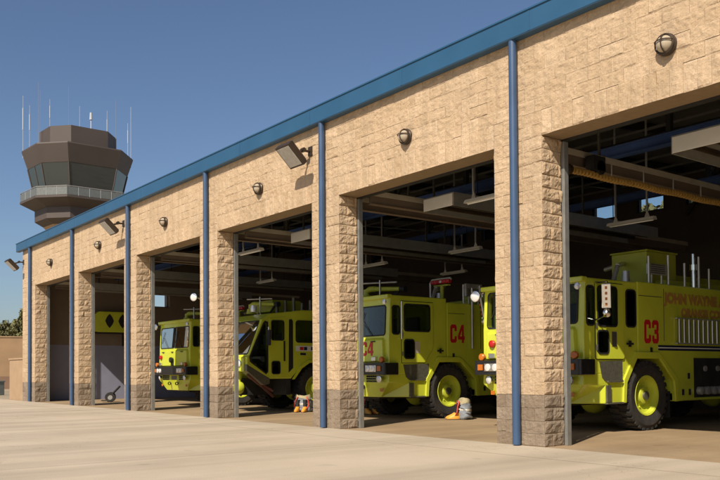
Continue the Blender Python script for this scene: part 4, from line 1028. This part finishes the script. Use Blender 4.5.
# ------------------------------------------------------------------ small things in the bays
def turnout(loc, rz_, label):
    t = thing('turnout_gear', label, 'turnout gear', loc, rz_, 'firefighter boots with folded trousers')
    rnd = random.Random(3)
    for s in (-1, 1):
        el = lambda cx, cy, rx, ry, z, n=14: [(cx+rx*math.cos(2*math.pi*i/n), cy+ry*math.sin(2*math.pi*i/n), z) for i in range(n)]
        bo = MB().loft([el(s*.1, -.115, .052, .15, 0), el(s*.1, -.12, .06, .16, .03), el(s*.1, -.10, .057, .14, .07), el(s*.1, -.045, .052, .09, .115), el(s*.1, -.02, .052, .066, .15)]).build('boot', M['boot'], t, smooth=50)
        MB().loft([el(s*.1, -.02, .053, .066, .151), el(s*.1, -.01, .056, .064, .24), el(s*.1, .0, .064, .07, .33)]).build('boot_shaft', M['black'], bo, smooth=60)
        MB().loft([el(s*.1, -.006, .0575, .0665, .22), el(s*.1, -.004, .0595, .0675, .25)]).build('band', M['stripe'], bo, smooth=60)
        MB().loft([el(s*.1, -.105, .064, .165, -.001), el(s*.1, -.105, .064, .165, .018)]).build('sole', M['black'], bo, smooth=40)
    rings = []
    for j, (z, k) in enumerate(((.02, 1.0), (.07, 1.12), (.12, .98), (.17, 1.1), (.22, .95), (.27, 1.06), (.32, .92), (.36, .98))):
        rings.append([(.225*k*math.cos(a)*(1+.09*math.sin(5*a+2.1*j)+.04*rnd.uniform(-1, 1)), .13+.15*k*math.sin(a)*(1+.1*math.cos(4*a+1.7*j)), z+.022*math.sin(3*a+j)) for a in [2*math.pi*i/26 for i in range(26)]])
    MB().loft(rings).build('trousers', M['canvas'], t, smooth=70)
    rings = []
    for j, (z, k) in enumerate(((.345, .96), (.39, .98), (.43, .9), (.455, .86), (.44, .74), (.38, .66))):
        rings.append([(.21*k*math.cos(a)*(1+.07*math.sin(4*a+j*.8)), .13+.14*k*math.sin(a), z+.025*math.sin(2*a+.5*j)) for a in [2*math.pi*i/26 for i in range(26)]])
    MB().loft(rings).build('waistband', M['cream'], t, smooth=70)
    MB().loft([[(.23*k*math.cos(a)*(1+.05*math.sin(5*a)), .13+.155*k*math.sin(a), z) for a in [2*math.pi*i/26 for i in range(26)]] for z, k in ((.19, 1.0), (.215, 1.02), (.235, .99))]).build('reflective_band', M['rail'], t, smooth=70)
    for pts in ([(.14, .0, .40), (.19, -.04, .30), (.2, -.06, .16), (.12, -.10, .06), (.02, -.12, .03)], [(-.1, .0, .41), (-.17, -.03, .28), (-.2, -.02, .14)]):
        MB().tube(pts, .016, 8).build('suspender', M['suspender'], t, smooth=60)
    t.scale = (1.12, 1.12, 1.1)
    return t
tg = turnout((-14.42, 14.05, 0), R(-35), 'firefighter boots and folded trousers standing by the C4 truck wheel')
dup(tg, (-20.12, 13.25, 0), 'firefighter boots and folded trousers standing by the raked truck', rz=R(40))
dup(tg, (-17.85, 14.0, 0), 'firefighter boots and folded trousers on the far side of the C4 truck', rz=R(80))

# yellow panel high on the far end wall
t = thing('yellow_bin', 'lime yellow panel with two dark diamond openings high on the end wall', 'bin', (XL+.6, 11.95, 3.0))
MB().prism([(.5, .05), (.9, .0), (2.6, .0), (2.6, .92), (.95, .92), (.55, .6)], 'x', .03, .55).build('body', M['truck'], t, bevel=.03)
for y in (1.42, 2.02):
    pts = [(y+.2*math.cos(R(a))*(1 if a % 90 == 0 else .82), .5+.32*math.sin(R(a))*(1 if a % 90 == 0 else .82)) for a in range(0, 360, 45)]
    MB().prism(pts, 'x', .55, .556).build('opening', M['black'], t)
MB().box(.0, .5, .6, 2.5, -.06, -.002).box(.0, .06, .7, .8, -.6, -.06).box(.0, .06, 2.2, 2.3, -.6, -.06).build('shelf', M['dark'], t)
# black hand dolly by the jamb
t = thing('hand_dolly', 'black two-wheeled dolly lying by the jamb under the yellow panel', 'dolly', (-32.6, 12.1, 0), R(-25))
MB().tube([(-.2, .1, .25), (-.2, .45, .62), (.2, .45, .62), (.2, .1, .25)], .035, 8).box(-.24, .24, -.25, .1, .05, .08).build('frame', M['black'], t)
for s in (-.28, .28):
    wv = MB().lathe([(.10, -.05), (.19, -.05), (.2, 0), (.19, .05), (.10, .05)], (s, .1, .2), (1, 0, 0), 20).build('wheel', M['tyre'], t, smooth=40)
    MB().lathe([(.1, -.03), (.001, -.03)], (s, .1, .2), (1, 0, 0), 16).lathe([(.1, .03), (.001, .03)], (s, .1, .2), (1, 0, 0), 16).build('rim', M['galv'], wv)

# ------------------------------------------------------------------ control tower
TX, TY = -85.78, 28.68
tow = thing('control_tower', 'brown airport control tower with glass cab and railed walkway behind the station', 'control tower', (TX, TY, 0))
n0 = Vector((.95, -.316, 0)).normalized(); r0 = Vector((.316, .95, 0)).normalized()
ANG = [-90, -45, -10.6, 48.8, 90, 135, 169.4, 228.8]
S = 1/9.535
def zpx(y): return 1.2+(374-y+1.2)*S
def ring(Rpx, y, angs=ANG):
    return [tuple((n0*math.cos(R(a))+r0*math.sin(R(a)))*Rpx*.968*S + Vector((0, 0, zpx(y)))) for a in angs]
MB().loft([ring(30, 374+12), ring(30, 236), ring(34, 232)]).build('shaft', M['towertan'], tow)
MB().loft([ring(34, 232), ring(42, 227.5), ring(42, 217)]).build('neck', M['tower'], tow)
MB().loft([ring(42, 216.9), ring(56, 210.5), ring(56, 208.5)]).build('walkway', M['tower'], tow)
MB().loft([ring(43, 208.4), ring(43.5, 197)]).build('cab_base', M['tower'], tow)
gl = MB().loft([ring(43.5, 196.9), ring(48.5, 176)]).build('cab_windows', M['cabglass'], tow)
for i in range(8):
    a0, a1 = ANG[i], ANG[(i+1) % 8] if i < 7 else ANG[0]+360
    q0 = n0*math.cos(R(a0))+r0*math.sin(R(a0)); q1 = n0*math.cos(R(a1))+r0*math.sin(R(a1))
    MB().cyl(tuple(q0*42.3*S+Vector((0, 0, zpx(197)))), tuple(q0*47.2*S+Vector((0, 0, zpx(176)))), .07, seg=6).build('mullion', M['tower'], gl)
    if i in (0, 4, 5, 6):
        m0 = (q0+q1)/2
        MB().cyl(tuple(m0*42.3*S+Vector((0, 0, zpx(197)))), tuple(m0*47.2*S+Vector((0, 0, zpx(176)))), .045, seg=6).build('mullion', M['tower'], gl)
MB().loft([ring(48.8, 175.9), ring(54.5, 159.2), ring(54.2, 158)]).build('parapet', M['tower'], tow)
MB().loft([ring(37.6, 157.9), ring(37.6, 138)], True).build('penthouse', M['tower'], tow)
# blinds behind the glass: pale shades seen through the left windows
# railing
mb = MB(); mp = MB()
for i in range(8):
    a0, a1 = ANG[i], (ANG[i+1] if i < 7 else ANG[0]+360)
    q0 = (n0*math.cos(R(a0))+r0*math.sin(R(a0)))*53.6*S; q1 = (n0*math.cos(R(a1))+r0*math.sin(R(a1)))*53.6*S
    for y in (201, 205):
        if y == 201: mb.cyl(tuple(q0+Vector((0, 0, zpx(y-1)))), tuple(q1+Vector((0, 0, zpx(y-1)))), .05, seg=6)
    nb = max(2, int((q1-q0).length/1.1))
    for k in range(nb+1):
        q = q0.lerp(q1, k/nb)
        mb.cyl(tuple(q+Vector((0, 0, zpx(208.6)))), tuple(q+Vector((0, 0, zpx(200)))), .035, seg=6)
    e = (q1-q0).normalized(); nn = Vector((e.y, -e.x, 0))
    c = (q0+q1)/2+Vector((0, 0, zpx(204.5)))
    mp.obox(c, e, nn, UZ, (q1-q0).length/2-.04, .012, 3.6*S)
rl = mb.build('railing', M['towerrail'], tow); mp.build('rail_panel', M['railpanel'], rl)
ants = [(27, 155, 103, .05, 'antenna', .14), (33, 150, 112, .045, 'antenna', .12), (41.5, 150, 91, .03, 'antgrey', 0), (43, 150, 98, .03, 'antgrey', 0), (52, 135, 108, .04, 'antenna', .1),
        (69, 150, 90, .03, 'antgrey', 0), (79.5, 150, 109, .045, 'antenna', 0), (105.5, 150, 113, .04, 'antenna', .1), (114, 150, 100, .03, 'antgrey', 0), (126, 152, 121, .05, 'antenna', .12), (129, 157, 104, .05, 'antenna', 0)]
for i, (px, yb, yt, r, mk, fat) in enumerate(ants):
    off = (px-78.4)*S
    dep = random.uniform(.1, 1.6) if abs(px-78) < 45 else 0
    b = n0*dep+r0*off
    zb_, zt = zpx(yb)+(.3 if yb < 155 else 0)-1.0, zpx(yt)
    mb = MB().cyl(tuple(b+Vector((0, 0, zb_))), tuple(b+Vector((0, 0, zt))), r*.55, r*.35, seg=6)
    if fat: mb.cyl(tuple(b+Vector((0, 0, zb_+(zt-zb_)*.45))), tuple(b+Vector((0, 0, zb_+(zt-zb_)*.8))), fat*.42, seg=8)
    mb.build('antenna', M[mk], tow)
q = n0*2.5+r0*((90-78.4)*S)
MB().cyl(tuple(q+Vector((0, 0, zpx(150)))), tuple(q+Vector((0, 0, zpx(126)))), .06, seg=6).cyl(tuple(q+Vector((0, 0, zpx(128)))), tuple(q+Vector((0, 0, zpx(121)))), .16, .12, seg=8).build('beacon', M['antenna'], tow)

# ------------------------------------------------------------------ far left: walls, trees
lw = thing('low_wall', 'low plain tan wall running from the far corner of the station', 'wall', (-38.2, F, 0))
MB().box(-1.25, 1.225, .1, .3, 0, 1.8).build('panel', M['lowwall'], lw)
MB().box(-1.29, 1.225, .06, .34, 1.8, 1.87).build('cap', M['lowwall'], lw)
fwv = thing('block_wall', 'long brown block wall in front of the distant trees', 'wall', (-66, 15, 0), math.atan2(.9, .3))
MB().box(-24, 30, 0, .4, .95, 3.9).build('upper_wall', M['farwall'], fwv)
MB().box(-24, 30, -.02, .4, -.2, .948).build('lower_wall', M['farbase'], fwv)
MB().box(-24.05, 30.05, -.05, .45, 3.9, 4.0).build('cap', M['farwall'], fwv)
ub = thing('utility_box', 'small grey green utility box on the apron before the brown wall', 'utility box', (-47.6, 11.6, 0), .3)
MB().box(-.2, .2, -.2, .2, 0, .7).box(-.23, .23, -.23, .23, .7, .8).build('cabinet', M['utility'], ub, bevel=.02)
MB().box(-.02, .02, -.22, -.2, .4, .5).build('handle', M['black'], ub)

def tree(loc, h, r, label, seed, group='dry trees behind the far wall'):
    rnd = random.Random(seed)
    t = thing('tree', label, 'tree', loc, 0, group)
    mb = MB().cyl((0, 0, -.2), (.1, 0, h*.45), .2, .13, seg=8)
    tips = []
    for i in range(7):
        a = rnd.uniform(0, 6.28); b = Vector((.1, 0, h*rnd.uniform(.3, .5)))
        e = Vector((math.cos(a)*r*rnd.uniform(.3, .75), math.sin(a)*r*rnd.uniform(.3, .75), h*rnd.uniform(.55, .92)))
        m_ = (b+e)/2+Vector((0, 0, .3)); mb.cyl(b, m_, .09, .06, seg=6); mb.cyl(m_, e, .06, .03, seg=6); tips.append(e)
    mb.build('trunk', M['bark'], t)
    lf = MB()
    clumps = []
    for e in tips:
        for _ in range(7):
            clumps.append((e+Vector((rnd.gauss(0, r*.25), rnd.gauss(0, r*.25), rnd.gauss(0, h*.07))), r*rnd.uniform(.16, .34)))
    for c, cr in clumps:
        for _ in range(110):
            d = Vector((rnd.gauss(0, 1), rnd.gauss(0, 1), rnd.gauss(0, .8))); d = d.normalized()*cr*rnd.random()**.4
            p0 = c+d; s = rnd.uniform(.13, .3)
            u = Vector((rnd.gauss(0, 1), rnd.gauss(0, 1), rnd.gauss(0, 1))).normalized(); v = u.orthogonal().normalized()
            lf.add([p0-u*s, p0+v*s*.5, p0+u*s, p0-v*s*.5], [(0, 1, 2, 3)])
    lf.build('crown', M['leaf'], t)
    return t
base = Vector((-105, 26.5, 0)); latv = Vector((.33, .95, 0)).normalized()
for i, (o, h, r) in enumerate(((-7, 8.6, 2.6), (-3.2, 9.6, 2.4), (-.3, 8.4, 2.2), (2.4, 9.4, 2.3), (5.6, 8.6, 2.6), (9.0, 9.0, 2.6))):
    p_ = base+latv*o+Vector((-(i % 3)*2.5, 0, 0))
    tree(p_, h, r, ['broad dry tree at the left edge of the photo', 'tallest dry tree above the brown wall', 'thin dry tree above the brown wall, bare stems showing', 'dry tree just left of the station corner', 'dry tree tucked behind the station corner', 'dry tree hidden behind the station corner'][i], 100+i)
tree(Vector((-25.6, 40, 0)), 11.2, 2.4, 'tree behind the station seen through its high back window', 200, None)
